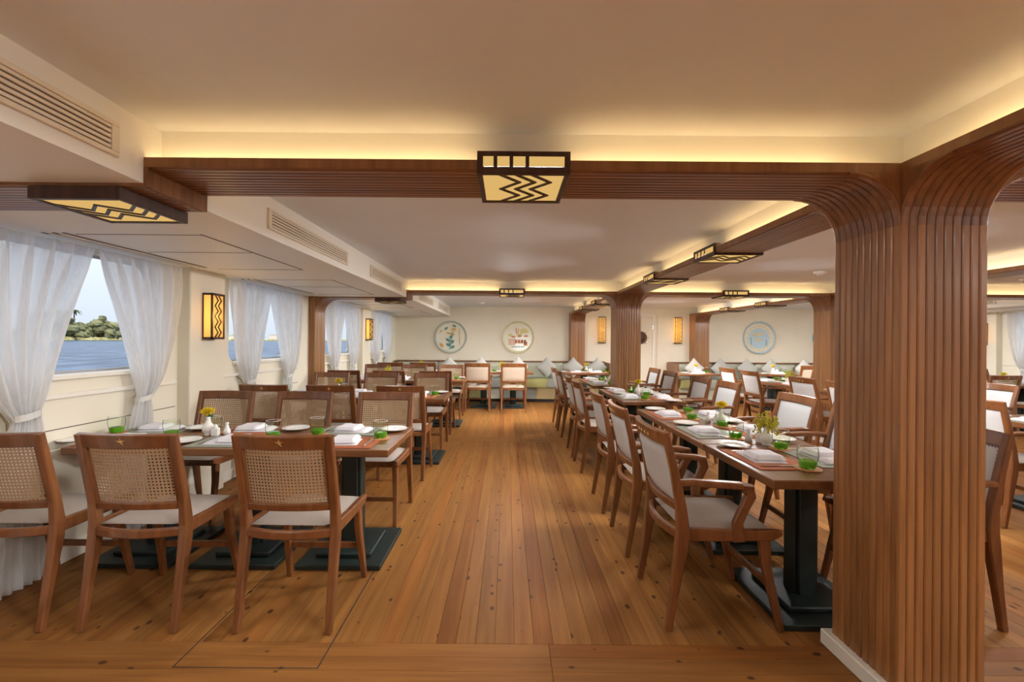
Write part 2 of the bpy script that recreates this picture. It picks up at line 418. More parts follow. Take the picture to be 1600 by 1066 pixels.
# ------------------------------------------------------------------ walls
def wall_panel(g, a0, a1, z0, z1, c, wy0, wy1, wz0, wz1, rad, xin, xout):
    # wall piece in the YZ plane with a rounded window opening, with depth from xin (room side) to xout
    outer = [(a0, z0), (a1, z0), (a1, z1), (a0, z1)]
    cs = [(wy0 + rad, wz0 + rad, PI), (wy1 - rad, wz0 + rad, 1.5 * PI), (wy1 - rad, wz1 - rad, 0), (wy0 + rad, wz1 - rad, .5 * PI)]
    K = 6; loop = []; own = []
    for ci, (cy, cz, st) in enumerate(cs):
        for k in range(K + 1):
            an = st + .5 * PI * k / K; loop.append((cy + rad * math.cos(an), cz + rad * math.sin(an))); own.append(ci)
    n_ = len(loop)
    for x in (xin, xout):
        b = len(g.v)
        g.v += [(x, y, z) for y, z in outer] + [(x, y, z) for y, z in loop]
        for i in range(n_):
            j = (i + 1) % n_
            if own[i] == own[j]: g.f.append((b + own[i], b + 4 + i, b + 4 + j))
            else: g.f.append((b + own[i], b + 4 + i, b + 4 + j, b + own[j]))
    b = len(g.v)
    g.v += [(xin, y, z) for y, z in loop] + [(xout, y, z) for y, z in loop]
    g.f += [(b + i, b + (i + 1) % n_, b + n_ + (i + 1) % n_, b + n_ + i) for i in range(n_)]
    return loop
def side_wall(name, xin, sgn, label):
    g = G(); edges = [YF] + [(WC[i] + WC[i + 1]) / 2 for i in range(5)] + [YB]
    loops = []
    for i, wc in enumerate(WC):
        loops.append(wall_panel(g, edges[i], edges[i + 1], 0, 2.2, wc, wc - WHALF, wc + WHALF, WZ0, WZ1, .10, xin, xin + sgn * .12))
    w = struct(obj(name, g, 'wall_paint'), label); fix_normals(w.data)
    # chair rail, groove line, sconce piers
    xi = lambda d: xin - sgn * d
    def bx(g, d0, d1, y0, y1, z0, z1):
        x0, x1 = sorted((xi(d0), xi(d1))); g.box(x0, x1, y0, y1, z0, z1)
    for p_ in PIL:
        g2 = G(); x0, x1 = sorted((xi(-.01), xi(.10))); g2.cbox(x0, x1, p_ - .22, p_ + .22, 0, ZS + .05, .008)
        obj('pier', g2, 'wall_paint', w)
    segs = []
    for i, wc in enumerate(WC): segs.append((wc - .78, wc + .78))
    for y0, y1 in segs:
        g2 = G(); x0, x1 = sorted((xi(-.005), xi(.022))); g2.cbox(x0, x1, y0, y1, .985, 1.018, .007); obj('chair_rail', g2, 'trim_paint', w)
        g2 = G(); bx(g2, -.005, .0015, y0, y1, .803, .809); obj('joint_line', g2, 'groove', w)
    return w, loops
wl, loopsL = side_wall('wall_left', XL, -1, 'cream panelled wall with four windows onto the river')
wr, loopsR = side_wall('wall_right', XR, 1, 'cream window wall behind the big wooden column')
struct(obj('wall_back', G().box(XL - .12, XR + .12, YB, YB + .12, 0, 2.25), 'wall_paint'), 'cream end wall with round painted plates')
struct(obj('wall_front', G().box(XL - .12, XR + .12, YF - .12, YF, 0, 2.25), 'wall_paint'), 'cream wall behind the viewpoint')
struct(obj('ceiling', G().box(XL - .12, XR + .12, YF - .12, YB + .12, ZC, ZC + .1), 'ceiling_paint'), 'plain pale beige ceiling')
for nm, x, s_ in (('baseboard_left', XL, 1), ('baseboard_right', XR, -1)):
    x0, x1 = sorted((x, x + s_ * .018)); struct(obj(nm, G().cbox(x0, x1, YF, YB, 0, .09, .004), 'trim_paint'), 'low cream skirting board along the window wall')
# windows
def window(k, wc, xin, sgn, loop):
    xo = xin + sgn * .075
    w = struct(place('window_%d' % k, None), 'rounded ship window looking out on the river')
    g = G(); n_ = len(loop); cz = (WZ0 + WZ1) / 2
    ins = [(y - (.018 if y > wc else -.018), z - (.018 if z > cz else -.018)) for y, z in loop]
    for x in (xo, xo + sgn * .02):
        b = len(g.v); g.v += [(x, *q) for q in loop] + [(x, *q) for q in ins]
        g.f += [(b + i, b + (i + 1) % n_, b + n_ + (i + 1) % n_, b + n_ + i) for i in range(n_)]
    b = len(g.v); g.v += [(xo, *q) for q in ins] + [(xo + sgn * .02, *q) for q in ins]
    g.f += [(b + i, b + (i + 1) % n_, b + n_ + (i + 1) % n_, b + n_ + i) for i in range(n_)]
    f = obj('window_frame', g, 'metal_frame', w)
    x0, x1 = sorted((xo + sgn * .008, xo + sgn * .012))
    obj('pane', G().prism(ins, 0, x0, x1), 'window_glass', w)
    x0, x1 = sorted((xin - sgn * .03, xin + sgn * .07))
    obj('window_sill', G().cbox(x0, x1, wc - WHALF + .06, wc + WHALF - .06, WZ0 - .028, WZ0 + .002, .005), 'trim_paint', w)
for k in range(6): window(k + 1, WC[k], XL, -1, loopsL[k])
for k in range(6): window(k + 7, WC[k], XR, 1, loopsR[k])

# soffits above the windows, with air slots and grilles
def soffit(nm, xw, xf, sgn, label):
    # sgn: +1 soffit runs from the left wall to the right
    x0, x1 = sorted((xw, xf)); s = struct(obj(nm, G().box(x0, x1, YF, YB, ZS, ZC), 'soffit_paint'), label)
    X = lambda d: xw + sgn * d
    def sl(name, xa, xb, ya, yb, mat='groove', t=.0022):
        a, b = sorted((xa, xb)); obj(name, G().box(a, b, ya, yb, ZS - t, ZS + .003), mat, s)
    for base in (-4.228, 0, 4.228):
        for (ya, yb) in ((2.42, 3.62), (4.22, 5.55)):
            ya += base; yb += base
            if yb > YB: continue
            sl('slot', X(.958), X(.968), ya, yb)
            for d in (.10, .16, .215): sl('slot', X(d), X(d + .016), ya - .02, yb - .02 - d * .3)
            sl('slot_rail', X(.122), X(.156), ya, yb - .05, 'soffit_paint', .006); sl('slot_rail', X(.182), X(.212), ya, yb - .05, 'soffit_paint', .006)
            for yy in (ya + .01, (ya + yb) / 2 - .1, yb): sl('panel_joint', X(.26), X(.955), yy, yy + .004)
    for base in (-4.228, 0, 4.228):
        for (ya, yb) in ((2.46, 3.68), (4.30, 5.54)):
            ya += base + (.2 if base < 0 else 0); yb += base + (.2 if base < 0 else 0)
            gr = thing('air_grille', '%sair grille on %s ceiling drop, %s' % (
                '', 'left' if sgn > 0 else 'right', {-4.228: 'before the first beam', 0: 'between the two beams', 4.228: 'beyond the second beam'}[base] + (', nearer one' if ya < base + 3 else ', farther one')),
                'air grille', (xf, (ya + yb) / 2, 2.03))
            hl = (yb - ya) / 2; t_ = sgn
            def gb(name, d0, d1, y0, y1, z0, z1, mat):
                a, b = sorted((t_ * d0, t_ * d1)); obj(name, G().cbox(a, b, y0, y1, z0, z1, .0015), mat, gr)
            gb('backing', .0005, .003, -hl + .01, hl - .01, -.045, .045, 'groove')
            gb('frame', 0, .014, -hl, hl, .043, .058, 'grille_paint'); gb('frame', 0, .014, -hl, hl, -.058, -.043, 'grille_paint')
            gb('frame', 0, .014, -hl, -hl + .03, -.043, .043, 'grille_paint'); gb('frame', 0, .014, hl - .03, hl, -.043, .043, 'grille_paint')
            for q in range(5): gb('louvre', .001, .011, -hl + .03, hl - .03, -.038 + q * .0172, -.027 + q * .0172, 'grille_paint')
    return s
soffit('trim_1', XL, XS, 1, 'lowered cream ceiling strip above the left windows')
soffit('trim_2', XR, XSR, -1, 'lowered cream ceiling strip above the right windows')

# ------------------------------------------------------------------ columns and beams
NR = 10
RW = CW / NR
def reed_profile(w=RW, d=.013):
    return [(-w / 2 + .0002, 0), (-w / 2 + .0004, d - .0052), (-w * .42, d - .0020), (-w * .28, d), (w * .28, d), (w * .42, d - .0020), (w / 2 - .0004, d - .0052), (w / 2 - .0002, 0)]
REED = {}
def straight_reed(L, mat='column_wood'):
    k = ('s', round(L, 3), mat)
    if k not in REED: REED[k] = G().prism(reed_profile(), 2, 0, L).mesh('reed', mat)   # cross-section x, outward y, length z
    return REED[k]
def curved_reed():
    k = 'curve'
    if k not in REED:
        # arc in local YZ: begins at y=0,z=0 (column face) and ends at y=R,z=R (beam underside); outward is towards the arc centre (R, 0)
        g = G(); K = 9; pr = reed_profile(); n_ = len(pr); vs = []
        for i in range(K + 1):
            an = PI - .5 * PI * i / K; cs, sn = math.cos(an), math.sin(an)
            for x, d_ in pr: vs.append((x, R_ARCH + (R_ARCH - d_) * cs, (R_ARCH - d_) * sn))
        fs = []
        for i in range(K): fs += [(i * n_ + j, i * n_ + (j + 1) % n_, (i + 1) * n_ + (j + 1) % n_, (i + 1) * n_ + j) for j in range(n_)]
        fs += [tuple(range(n_))[::-1], tuple(range(K * n_, (K + 1) * n_))]
        g.add(vs, fs); me = g.mesh('reed', 'beam_wood', False); fix_normals(me); REED[k] = me
    return REED[k]
def bracket_body():
    if 'bb' not in REED:
        K = 9; pts = [(0, R_ARCH), ]
        pts = [(0.0, R_ARCH + .02)] + [(R_ARCH + R_ARCH * math.cos(PI - .5 * PI * i / K), R_ARCH * math.sin(PI - .5 * PI * i / K)) for i in range(K + 1)] + [(R_ARCH, R_ARCH + .02)]
        me = G().prism(pts, 0, -CW / 2 + .0005, CW / 2 - .0005).mesh('bracket_body', 'beam_wood'); fix_normals(me); REED['bb'] = me
    return REED['bb']
DIRS = {'-y': PI, '+y': 0, '-x': PI / 2, '+x': -PI / 2}
def column(x0, y0, label, faces='all', brackets=(), zbeam=ZB, depth=CW, base=True):
    # local origin: centre of the footprint on the floor
    c = thing('fluted_column', label, 'column', (x0 + CW / 2, y0 + depth / 2, 0), 0, 'fluted wooden columns')
    hx, hy = CW / 2, depth / 2; zt = zbeam - R_ARCH
    obj('core', G().box(-hx + .013, hx - .013, -hy + .013, hy - .0, 0, ZLIP if zbeam == ZB else zbeam), 'column_wood', c)
    L = zt if brackets else zbeam
    for dn in ('-y', '-x', '+x', '+y'):
        if faces != 'all' and dn not in faces: continue
        a = DIRS[dn]; half = hy if 'y' in dn else hx
        has = dn in brackets; LL = zt + .008 if has else zbeam
        me = straight_reed(LL)
        for i in range(NR):
            t = -CW / 2 + (i + .5) * RW
            v = Matrix.Rotation(a, 3, 'Z') @ Vector((t, half - .013, 0))
            place('reed', me, c, v, (0, 0, a))
        if has:
            br = place('arch_bracket', bracket_body(), c, Matrix.Rotation(a, 3, 'Z') @ Vector((0, half - .013, zt + .008)), (0, 0, a))
            for i in range(NR): place('reed', curved_reed(), br, (-CW / 2 + (i + .5) * RW, -.0, 0), (0, 0, 0))
    if zbeam == ZB: obj('capital', G().box(-hx, hx, -hy, hy, ZB, ZLIP), 'lip_wood', c)
    if base:
        g = G(); q = .030
        g.cbox(-hx - q, hx + q, -hy - q, hy + q, 0, .065, .004); obj('skirting', g, 'trim_paint', c)
    return c
column(AX0, CY[0], 'huge fluted wooden column in the right foreground', brackets=('-y', '+y', '-x', '+x'))
column(AX0, CY[1], 'fluted wooden column halfway down the room beside the aisle tables', brackets=('-y', '+y', '-x', '+x'))
column(BX0, CY[0], 'fluted wooden column just outside the picture on the right', brackets=('-y', '+y', '-x', '+x'))
column(BX0, CY[1], 'fluted wooden column halfway down, partly hidden by the huge foreground column', brackets=('-y', '+y', '-x', '+x'))
column(AX0, CY[2], 'fluted wooden pilaster on the end wall, left of the door', faces=('-y', '-x', '+x'), brackets=('-y',), base=False)
column(BX0, CY[2], 'fluted wooden pilaster on the end wall, right of the door', faces=('-y', '-x', '+x'), brackets=('-y',), base=False)
ZBL = 1.913
column(XL - CW + .09, CY[1], 'wooden half column against the left wall between the window pairs', faces=('-y', '+x', '+y'), brackets=('+x',), zbeam=ZBL, base=False)
column(XR - .09, CY[1], 'wooden half column against the right wall between the window pairs', faces=('-y', '-x', '+y'), brackets=('-x',), zbeam=ZBL, base=False)

column(XL - CW + .09, CY[0], 'wooden half column against the left wall under the first low beam', faces=('-y', '+x', '+y'), brackets=('+x',), zbeam=ZBL, base=False)
column(XR - .09, CY[0], 'wooden half column against the right wall under the first low beam', faces=('-y', '-x', '+y'), brackets=('-x',), zbeam=ZBL, base=False)

def beam(ax, a0, a1, c0, label, z=ZB, lit=True):
    # ax 'x': runs along x from a0 to a1, occupying y c0..c0+CW ; ax 'y': runs along y, occupying x c0..c0+CW
    L = a1 - a0; ctr = c0 + CW / 2
    if ax == 'x': t = thing('ceiling_beam', label, 'beam', (a0, ctr, z), 0, 'reeded ceiling beams')
    else: t = thing('ceiling_beam', label, 'beam', (ctr, a0, z), PI / 2, 'reeded ceiling beams')
    # local: runs along +x from 0 to L, across y
    h = CW / 2; top = ZLIP - ZB
    obj('core', G().box(0, L, -h + .012, h - .012, .004, .016), 'beam_wood', t)
    for s in (-1, 1):
        y0, y1 = sorted((s * (h - .012), s * h)); obj('lip_board', G().cbox(0, L, y0, y1, 0, top if lit else .02, .0015), 'lip_wood', t)
        if lit:
            y0, y1 = sorted((s * (h - .0125), s * (h - .0155))); obj('light_strip', G().box(.01, L - .01, y0, y1, .0165, .033), 'led_strip', t)
    for i in range(NR):
        me = straight_reed(L, 'beam_wood')
        yy = -h + .012 + (i + .5) * (CW - .024) / NR
        o = place('reed', me, t, (0, yy, .005), (0, 0, 0))
        # local z -> +x, local y (outward) -> -z
        o.rotation_euler = Matrix(((0, 0, 1), (-1, 0, 0), (0, -1, 0))).to_euler()
        o.scale = ((CW - .024) / CW, .75, 1)
    if lit: obj('upstand', G().box(-.0855, L + .0855, -h + .085, h - .085, .0162, ZC - z), 'soffit_paint', t)
    return t
for k, nm in ((0, 'first'), (1, 'second')):
    beam('x', XS, AX0, CY[k], '%s cross beam, from the left window side to the aisle column' % nm)
    beam('x', AX1, BX0, CY[k], '%s cross beam, between the two rows of columns' % nm)
    beam('x', BX1, XSR, CY[k], '%s cross beam, from the far column row to the right windows' % nm)
    for xa, xb, sd in ((XL, XS, 'left'), (XSR, XR, 'right')):
        b_ = beam('x', xa, xb, CY[k], '%s low beam under the ceiling drop on the %s side' % (nm, sd), z=ZBL, lit=False)
        xx = (xb - xa) if sd == 'left' else 0
        a, b2 = sorted((xx - .001, xx + (.014 if sd == 'left' else -.014)))
        for q in range(5):
            y0 = -CW / 2 + q * CW / 5
            obj('end_board', G().cbox(a, b2, y0 + .0004, y0 + CW / 5 - .0004, 0, ZB - ZBL + .002, .0012), 'beam_wood', b_)
for c0, nm in ((AX0, 'aisle'), (BX0, 'far')):
    beam('y', YF, CY[0], c0, 'lengthwise beam over the %s column row, nearest the viewer' % nm)
    beam('y', CY[0] + CW, CY[1], c0, 'lengthwise beam over the %s column row, middle stretch' % nm)
    beam('y', CY[1] + CW, CY[2], c0, 'lengthwise beam over the %s column row, last stretch before the end wall' % nm)
    for k in range(2):
        q = struct(obj('trim_%d' % (3 + k + (2 if c0 == BX0 else 0)), G().box(c0 + .085, c0 + CW - .085, CY[k] + .085, CY[k] + CW - .085, ZLIP, ZC), 'soffit_paint'), 'cream block between column head and ceiling')

# ------------------------------------------------------------------ lamps
LW = .345
def zig(g, z0, z1, x, y0, y1, n, amp, w, flip=False):
    # one zigzag bar running along y from y0 to y1 at lateral offset x
    pts = []
    for i in range(n + 1):
        pts.append((x + (amp if i % 2 else -amp), y0 + (y1 - y0) * i / n))
    for a, b in zip(pts[:-1], pts[1:]):
        dx, dy = b[0] - a[0], b[1] - a[1]; L = math.hypot(dx, dy); nx = w / 2
        g.add([(a[0] - nx, a[1], z0), (a[0] + nx, a[1], z0), (b[0] + nx, b[1], z0), (b[0] - nx, b[1], z0),
               (a[0] - nx, a[1], z1), (a[0] + nx, a[1], z1), (b[0] + nx, b[1], z1), (b[0] - nx, b[1], z1)],
              [(0, 3, 2, 1), (4, 5, 6, 7), (0, 1, 5, 4), (1, 2, 6, 5), (2, 3, 7, 6), (3, 0, 4, 7)])
lamp_kit = []
def add_area(t, loc, size, watt, col=(1, .98, .95), sy=None, rot=(0, 0, 0), spread=PI):
    d = bpy.data.lights.new('lamp_light', 'AREA'); d.shape = 'RECTANGLE'; d.size = size; d.size_y = sy or size; d.energy = watt; d.color = col; d.spread = spread
    o = bpy.data.objects.new('lamp_light', d); COL.objects.link(o); o.parent = t; o.location = loc; o.rotation_euler = rot
def build_lamp_kit(upright):
    h = LW / 2; kit = []; tz = .028 if upright else .05
    fw = .020
    for x0, x1, y0, y1 in ((-h, h, -h, -h + fw), (-h, h, h - fw, h), (-h, -h + fw, -h + fw, h - fw), (h - fw, h, -h + fw, h - fw)):
        kit.append(('frame_bar', G().cbox(x0, x1, y0, y1, 0, tz, .0025).mesh('frame_bar', 'dark_wood'), (0, 0, 0), (0, 0, 0), []))
    kit.append(('pane', G().box(-h + fw, h - fw, -h + fw, h - fw, .006, .010).mesh('pane', 'lamp_pane'), (0, 0, 0), (0, 0, 0), []))
    for q in (-.06, 0, .06):
        g = G(); zig(g, .001, .006, q + .01, -h + fw, h - fw, 4, .036, .017)
        kit.append(('zigzag_bar', g.mesh('zigzag_bar', 'dark_wood'), (0, 0, 0), (0, 0, 0), []))
    if upright:
        for s, rz in ((-1, 0), (1, PI)):
            a = lambda nme, x0, x1, y0, y1, z0, z1, mt: kit.append((nme, G().cbox(x0, x1, y0, y1, z0, z1, .001).mesh(nme, mt), (0, 0, 0), (0, 0, rz), []))
            a('side_box', -h, h, -h + .006, -h + .045, .028, .083, 'dark_wood')
            a('side_pane', -h + .02, h - .02, -h + .0035, -h + .0062, .022, .066, 'lamp_pane')
            a('side_rail', -h, h, -h, -h + .008, .066, .084, 'dark_wood')
            a('side_rail', -h, h, -h - .0005, -h + .008, 0, .022, 'dark_wood')
            for x0, x1 in ((-h, -h + .022), (-.112, -.098), (-.053, -.039), (.006, .020), (h - .022, h)):
                a('mullion', x0, x1, -h, -h + .006, .022, .066, 'dark_wood')
    return kit
KU, KF = build_lamp_kit(True), build_lamp_kit(False)
def ceiling_light(x, y, rz, label, upright=True, watt=None):
    z = 1.967 if upright else 1.862
    t = copy_kit(KU if upright else KF, 'ceiling_light', label, 'ceiling light', (x, y, z), rz, 'zigzag ceiling lights')
    add_area(t, (0, 0, -.006), LW - .04, watt or LAMP_WATT)
    if upright:
        for s in (-1, 1): add_area(t, (0, s * (LW / 2 + .004), .044), LW - .05, SIDE_WATT * (watt or LAMP_WATT) / LAMP_WATT * (1 if abs(rz) == PI / 2 else 1.1 if y > 5 and s * math.cos(rz) > 0 else .30), (.99, .98, .97), .044, (s * (PI / 2 - .62), 0, 0), 1.65)
LX = .055
for k, nm in ((0, 'first'), (1, 'second')):
    y = CY[k] + CW / 2
    ceiling_light(LX, y, 0, 'square zigzag lamp in the middle of the %s cross beam, above the aisle' % nm)
    ceiling_light(3.047, y, PI, 'square zigzag lamp on the %s cross beam between the two column rows' % nm)
    ceiling_light(6.04, y, 0, 'square zigzag lamp on the %s cross beam, right of the far column row' % nm)
    ceiling_light(-1.605, y, PI / 2, 'flat zigzag lamp under the %s low beam by the left windows' % nm, False)
    ceiling_light(7.70, y, PI / 2, 'flat zigzag lamp under the %s low beam by the right windows' % nm, False)
for c0, nm in ((AX0, 'aisle'), (BX0, 'far')):
    for base, bn in ((-4.228, 'nearest stretch'), (0, 'middle stretch'), (4.228, 'last stretch')):
        for yy, q in ((3.245, 'nearer'), (4.512, 'farther')):
            ceiling_light(c0 + CW / 2, yy + base, -PI / 2, '%s square zigzag lamp on the %s of the %s row beam' % (q, bn, nm), watt=LAMP_WATT * (.85 if base < 0 else .70 if base == 0 else 1.0))
def sconce(loc, rz, w, h, d, label, rows, watt=1.0):
    # local: hangs on wall at y=0, faces -y
    t = thing('wall_lamp', label, 'wall lamp', loc, rz, 'zigzag wall lamps')
    f = .014
    obj('back_board', G().cbox(-w / 2, w / 2, -.012, 0, -h / 2, h / 2, .002), 'dark_wood', t)
    for sx in (-1, 1):
        x0, x1 = sorted((sx * w / 2, sx * (w / 2 - f))); obj('frame_post', G().cbox(x0, x1, -d, -d + f, -h / 2, h / 2, .002), 'dark_wood', t)
        x0, x1 = sorted((sx * (w / 2 - .003), sx * (w / 2 - .007))); obj('side_pane', G().box(x0, x1, -d + f, -.012, -h / 2 + f, h / 2 - f), 'sconce_pane', t)
    for sz in (-1, 1):
        z0, z1 = sorted((sz * h / 2, sz * (h / 2 - f * 1.3))); obj('frame_cap', G().cbox(-w / 2, w / 2, -d, -.008, z0, z1, .002), 'dark_wood', t)
    obj('front_pane', G().box(-w / 2 + f, w / 2 - f, -d + .008, -d + .011, -h / 2 + f, h / 2 - f), 'sconce_pane', t)
    for q in ((-.028, .012) if h < .5 else (-.046, -.008, .030)):
        g = G(); zig(g, 0, .006, q + .008, -h / 2 + f, h / 2 - f, rows, .019, .014 if h < .5 else .017)
        g.v = [(x, -d + .001 + z, y) for x, y, z in g.v]
        o = obj('zigzag_bar', g, 'dark_wood', t); fix_normals(o.data)
    for q in (-.25, 0, .25):
        d_ = bpy.data.lights.new('bulb_light', 'POINT'); d_.energy = .055; d_.color = (1, .84, .58); d_.shadow_soft_size = .015
        o = bpy.data.objects.new('bulb_light', d_); COL.objects.link(o); o.parent = t; o.location = (0, -d * .5, q * h)
    d_ = bpy.data.lights.new('wall_lamp_light', 'POINT'); d_.energy = watt; d_.color = (1, .62, .24); d_.shadow_soft_size = .05
    o = bpy.data.objects.new('wall_lamp_light', d_); COL.objects.link(o); o.parent = t; o.location = (0, -d - .06, 0)
for p_, nm in zip(PIL[1:], ('first', 'second')):
    sconce((XL + .10, p_, 1.54), PI / 2, .165, .39, .085, 'glowing zigzag wall lamp on the %s left pier between windows' % nm, 8)
    sconce((XR - .10, p_, 1.54), -PI / 2, .165, .39, .085, 'glowing zigzag wall lamp on the %s right pier between windows' % nm, 8)
sconce((2.23, YB, 1.63), 0, .17, .62, .10, 'tall glowing wall lamp on the end wall left of the door', 12)
sconce((4.02, YB, 1.63), 0, .17, .62, .10, 'tall glowing wall lamp on the end wall right of the door', 12)
# ceiling fittings
for (x, y, nm) in ((3.51, 4.93, 'white round smoke detector on the ceiling left of the foreground column'), (-.55, 9.2, 'small white smoke detector on the ceiling near the end wall')):
    t = thing('smoke_detector', nm, 'smoke detector', (x, y, ZC)); obj('base', G().lathe([(.065, 0), (.065, -.012), (.05, -.028), (0.0, -.032)], 20), 'plastic_white', t, smooth=True)
    obj('sensor_ring', G().lathe([(.030, -.030), (.030, -.038), (0.0, -.040)], 16), 'plastic_white', t, smooth=True)
t = thing('fire_sprinkler', 'small metal fire sprinkler on the ceiling right of the foreground column', 'sprinkler', (6.3, 5.35, ZC))
obj('rosette', G().lathe([(.045, 0), (.042, -.008), (.015, -.012)], 16), 'steel', t); obj('stem', G().lathe([(.010, -.010), (.010, -.045)], 10), 'steel', t)
obj('deflector', G().lathe([(.028, -.046), (.028, -.049), (0.0, -.050)], 12), 'steel', t)

# ------------------------------------------------------------------ end wall: door, panel, plates
dr = struct(place('door_1', None), 'cream door in the end wall with a ship wheel on it')
obj('door_leaf', G().cbox(2.62, 3.42, YB - .03, YB, .02, 1.93, .003), 'wall_paint', dr)
for x0, x1, z0, z1 in ((2.55, 2.615, 0, 2.0), (3.425, 3.49, 0, 2.0), (2.615, 3.425, 1.935, 2.0)):
    obj('door_frame', G().cbox(x0, x1, YB - .045, YB, z0, z1, .004), 'trim_paint', dr)
for z in (.35, 1.72): obj('hinge', G().cbox(3.408, 3.436, YB - .055, YB - .03, z - .05, z + .05, .003), 'steel', dr)
pts = [(3.55, 0), (4.24, 0), (4.24, 1.80)] + [(4.10 + .14 * math.cos(a * PI / 16), 1.80 + .18 * math.sin(a * PI / 16)) for a in range(1, 9)] + [(3.55, 1.98)]
o = struct(obj('trim_7', G().prism(pts, 1, YB - .02, YB), 'wall_paint'), 'cream wall panel with a rounded upper corner'); fix_normals(o.data)
t = thing('ship_wheel', 'small dark wooden ship wheel hung on the cream door', 'ship wheel', (3.14, YB - .035, 1.45))
g = G().lathe([(.11, -.012), (.15, -.012), (.15, .012), (.11, .012), (.11, -.012)], 28, closed=False); g.v = [(x, z - .02, y) for x, y, z in g.v]; o = obj('rim', g, 'wheel_brown', t); fix_normals(o.data)
g = G().lathe([(0, -.014), (.112, -.008), (.112, .004), (0, .008)], 24); g.v = [(x, z - .02, y) for x, y, z in g.v]; o = obj('hub', g, 'wheel_brown', t, smooth=True); fix_normals(o.data)
for k in range(8):
    a = k * PI / 4; obj('handle', G().sweep([(.14 * math.cos(a), -.02, .14 * math.sin(a)), (.18 * math.cos(a), -.02, .18 * math.sin(a)), (.205 * math.cos(a), -.02, .205 * math.sin(a))], [(.012, .012), (.020, .020), (.012, .012)], (0, 1, 0), n=6), 'brass', t)

def disc(g, x, z, rx, rz, y0, y1, rot=0, n=12, pinch=0):
    pts = []
    for k in range(n):
        a = 2 * PI * k / n; px, pz = rx * math.cos(a), rz * math.sin(a) * (1 - pinch * abs(math.cos(a)))
        pts.append((x + px * math.cos(rot) - pz * math.sin(rot), z + px * math.sin(rot) + pz * math.cos(rot)))
    g.prism(pts, 1, y0, y1)
def rect(g, x, z, w, h, y0, y1, rot=0):
    pts = [(x + a * w / 2 * math.cos(rot) - b * h / 2 * math.sin(rot), z + a * w / 2 * math.sin(rot) + b * h / 2 * math.cos(rot)) for a, b in ((-1, -1), (1, -1), (1, 1), (-1, 1))]
    g.prism(pts, 1, y0, y1)
def wall_plate(x, z, r, label, rim, design):
    t = thing('wall_plate', label, 'wall plate', (x, YB, z), 0, 'painted plates on the end wall')
    def lat(prof, name, mat):
        g = G().lathe(prof, 48, closed=False); g.v = [(a, -c, b) for a, b, c in g.v]; o = obj(name, g, mat, t, smooth=True); fix_normals(o.data)
    lat([(0, .022), (r * .84, .022), (r * .88, .026)], 'dish', 'plate_cream')
    lat([(r * .87, .024), (r * .90, .034), (r * .985, .050), (r, .048), (r, .040), (r * .92, .012), (r * .9, 0)], 'rim', rim)
    for name, mat, fn in design:
        g = G(); fn(g, r, -.0275, -.0225); o = obj(name, g, mat, t); fix_normals(o.data)
def leaves(g, r, a, b):
    for x, z, ro in ((.02, .02, .9), (-.20, -.18, -.7), (.10, -.30, .8), (-.18, -.48, -.6), (.12, -.62, .7)): disc(g, x * r, z * r, .15 * r, .085 * r, a, b, ro, 12, .5)
    for x, z, ro in ((.20, .68, -.4), (-.30, .52, .6)): disc(g, x * r, z * r, .14 * r, .07 * r, a, b, ro, 12, .4)
def stem1(g, r, a, b):
    for i in range(9): disc(g, (-.02 + .06 * math.sin(i * 2)) * r, (.02 - i * .085) * r, .13 * r, .07 * r, a + .002, b + .001, i * 1.3)
    rect(g, -.02 * r, -.34 * r, .03 * r, .75 * r, a + .001, b)
def gold1(g, r, a, b):
    disc(g, .16 * r, .46 * r, .16 * r, .10 * r, a, b, .3); rect(g, .52 * r, .05 * r, .05 * r, 1.05 * r, a, b, .03); disc(g, -.10 * r, .22 * r, .2 * r, .05 * r, a, b, -.3)
    disc(g, .12 * r, .20 * r, .14 * r, .06 * r, a, b, -.8); disc(g, -.58 * r, -.50 * r, .16 * r, .10 * r, a, b, -.9); disc(g, -.60 * r, .36 * r, .10 * r, .06 * r, a, b, .6)
def town2(g, r, a, b):
    for i in range(5): rect(g, (-.55 + i * .085) * r, -.30 * r, .045 * r, (.42 - .05 * (i % 2)) * r, a, b)
    for i in range(4): disc(g, (-.12 + i * .18) * r, -.24 * r, .08 * r, .085 * r, a, b); rect(g, (-.12 + i * .18) * r, -.33 * r, .15 * r, .12 * r, a, b)
    for x, z in ((-.30, .02), (.08, .06), (.48, .06)): disc(g, x * r, z * r, .17 * r, .07 * r, a, b, 0, 8, .6)
    rect(g, -.12 * r, .38 * r, .06 * r, .38 * r, a, b, .08); rect(g, .0 * r, .36 * r, .05 * r, .36 * r, a, b, -.15); rect(g, .46 * r, -.42 * r, .22 * r, .22 * r, a, b)
def gold2(g, r, a, b):
    for x, z, w in ((.30, .44, .3), (.50, .34, .2), (.26, .30, .22), (.08, .14, .2), (-.48, .12, .18)): disc(g, x * r, z * r, w * r * .8, .09 * r, a, b, .2)
def script2(g, r, a, b):
    for i in range(14): rect(g, (-.40 + i * .058) * r, -.60 * r, .035 * r, (.05 + .03 * (i % 3)) * r, a, b, .3 * math.sin(i * 2.1))
def sea3(g, r, a, b):
    disc(g, 0, -.05 * r, .66 * r, .62 * r, a + .002, b, 0, 28)
def sand3(g, r, a, b):
    disc(g, -.02 * r, .22 * r, .40 * r, .10 * r, a, b, .1, 14, .4); disc(g, -.05 * r, -.12 * r, .24 * r, .10 * r, a, b, 0, 12, .3); disc(g, -.30 * r, .12 * r, .14 * r, .05 * r, a, b)
    for i in range(16): disc(g, .74 * r * math.cos(i * PI / 8), -.02 * r + .72 * r * math.sin(i * PI / 8), .11 * r, .035 * r, a, b, i * PI / 8 + PI / 2)
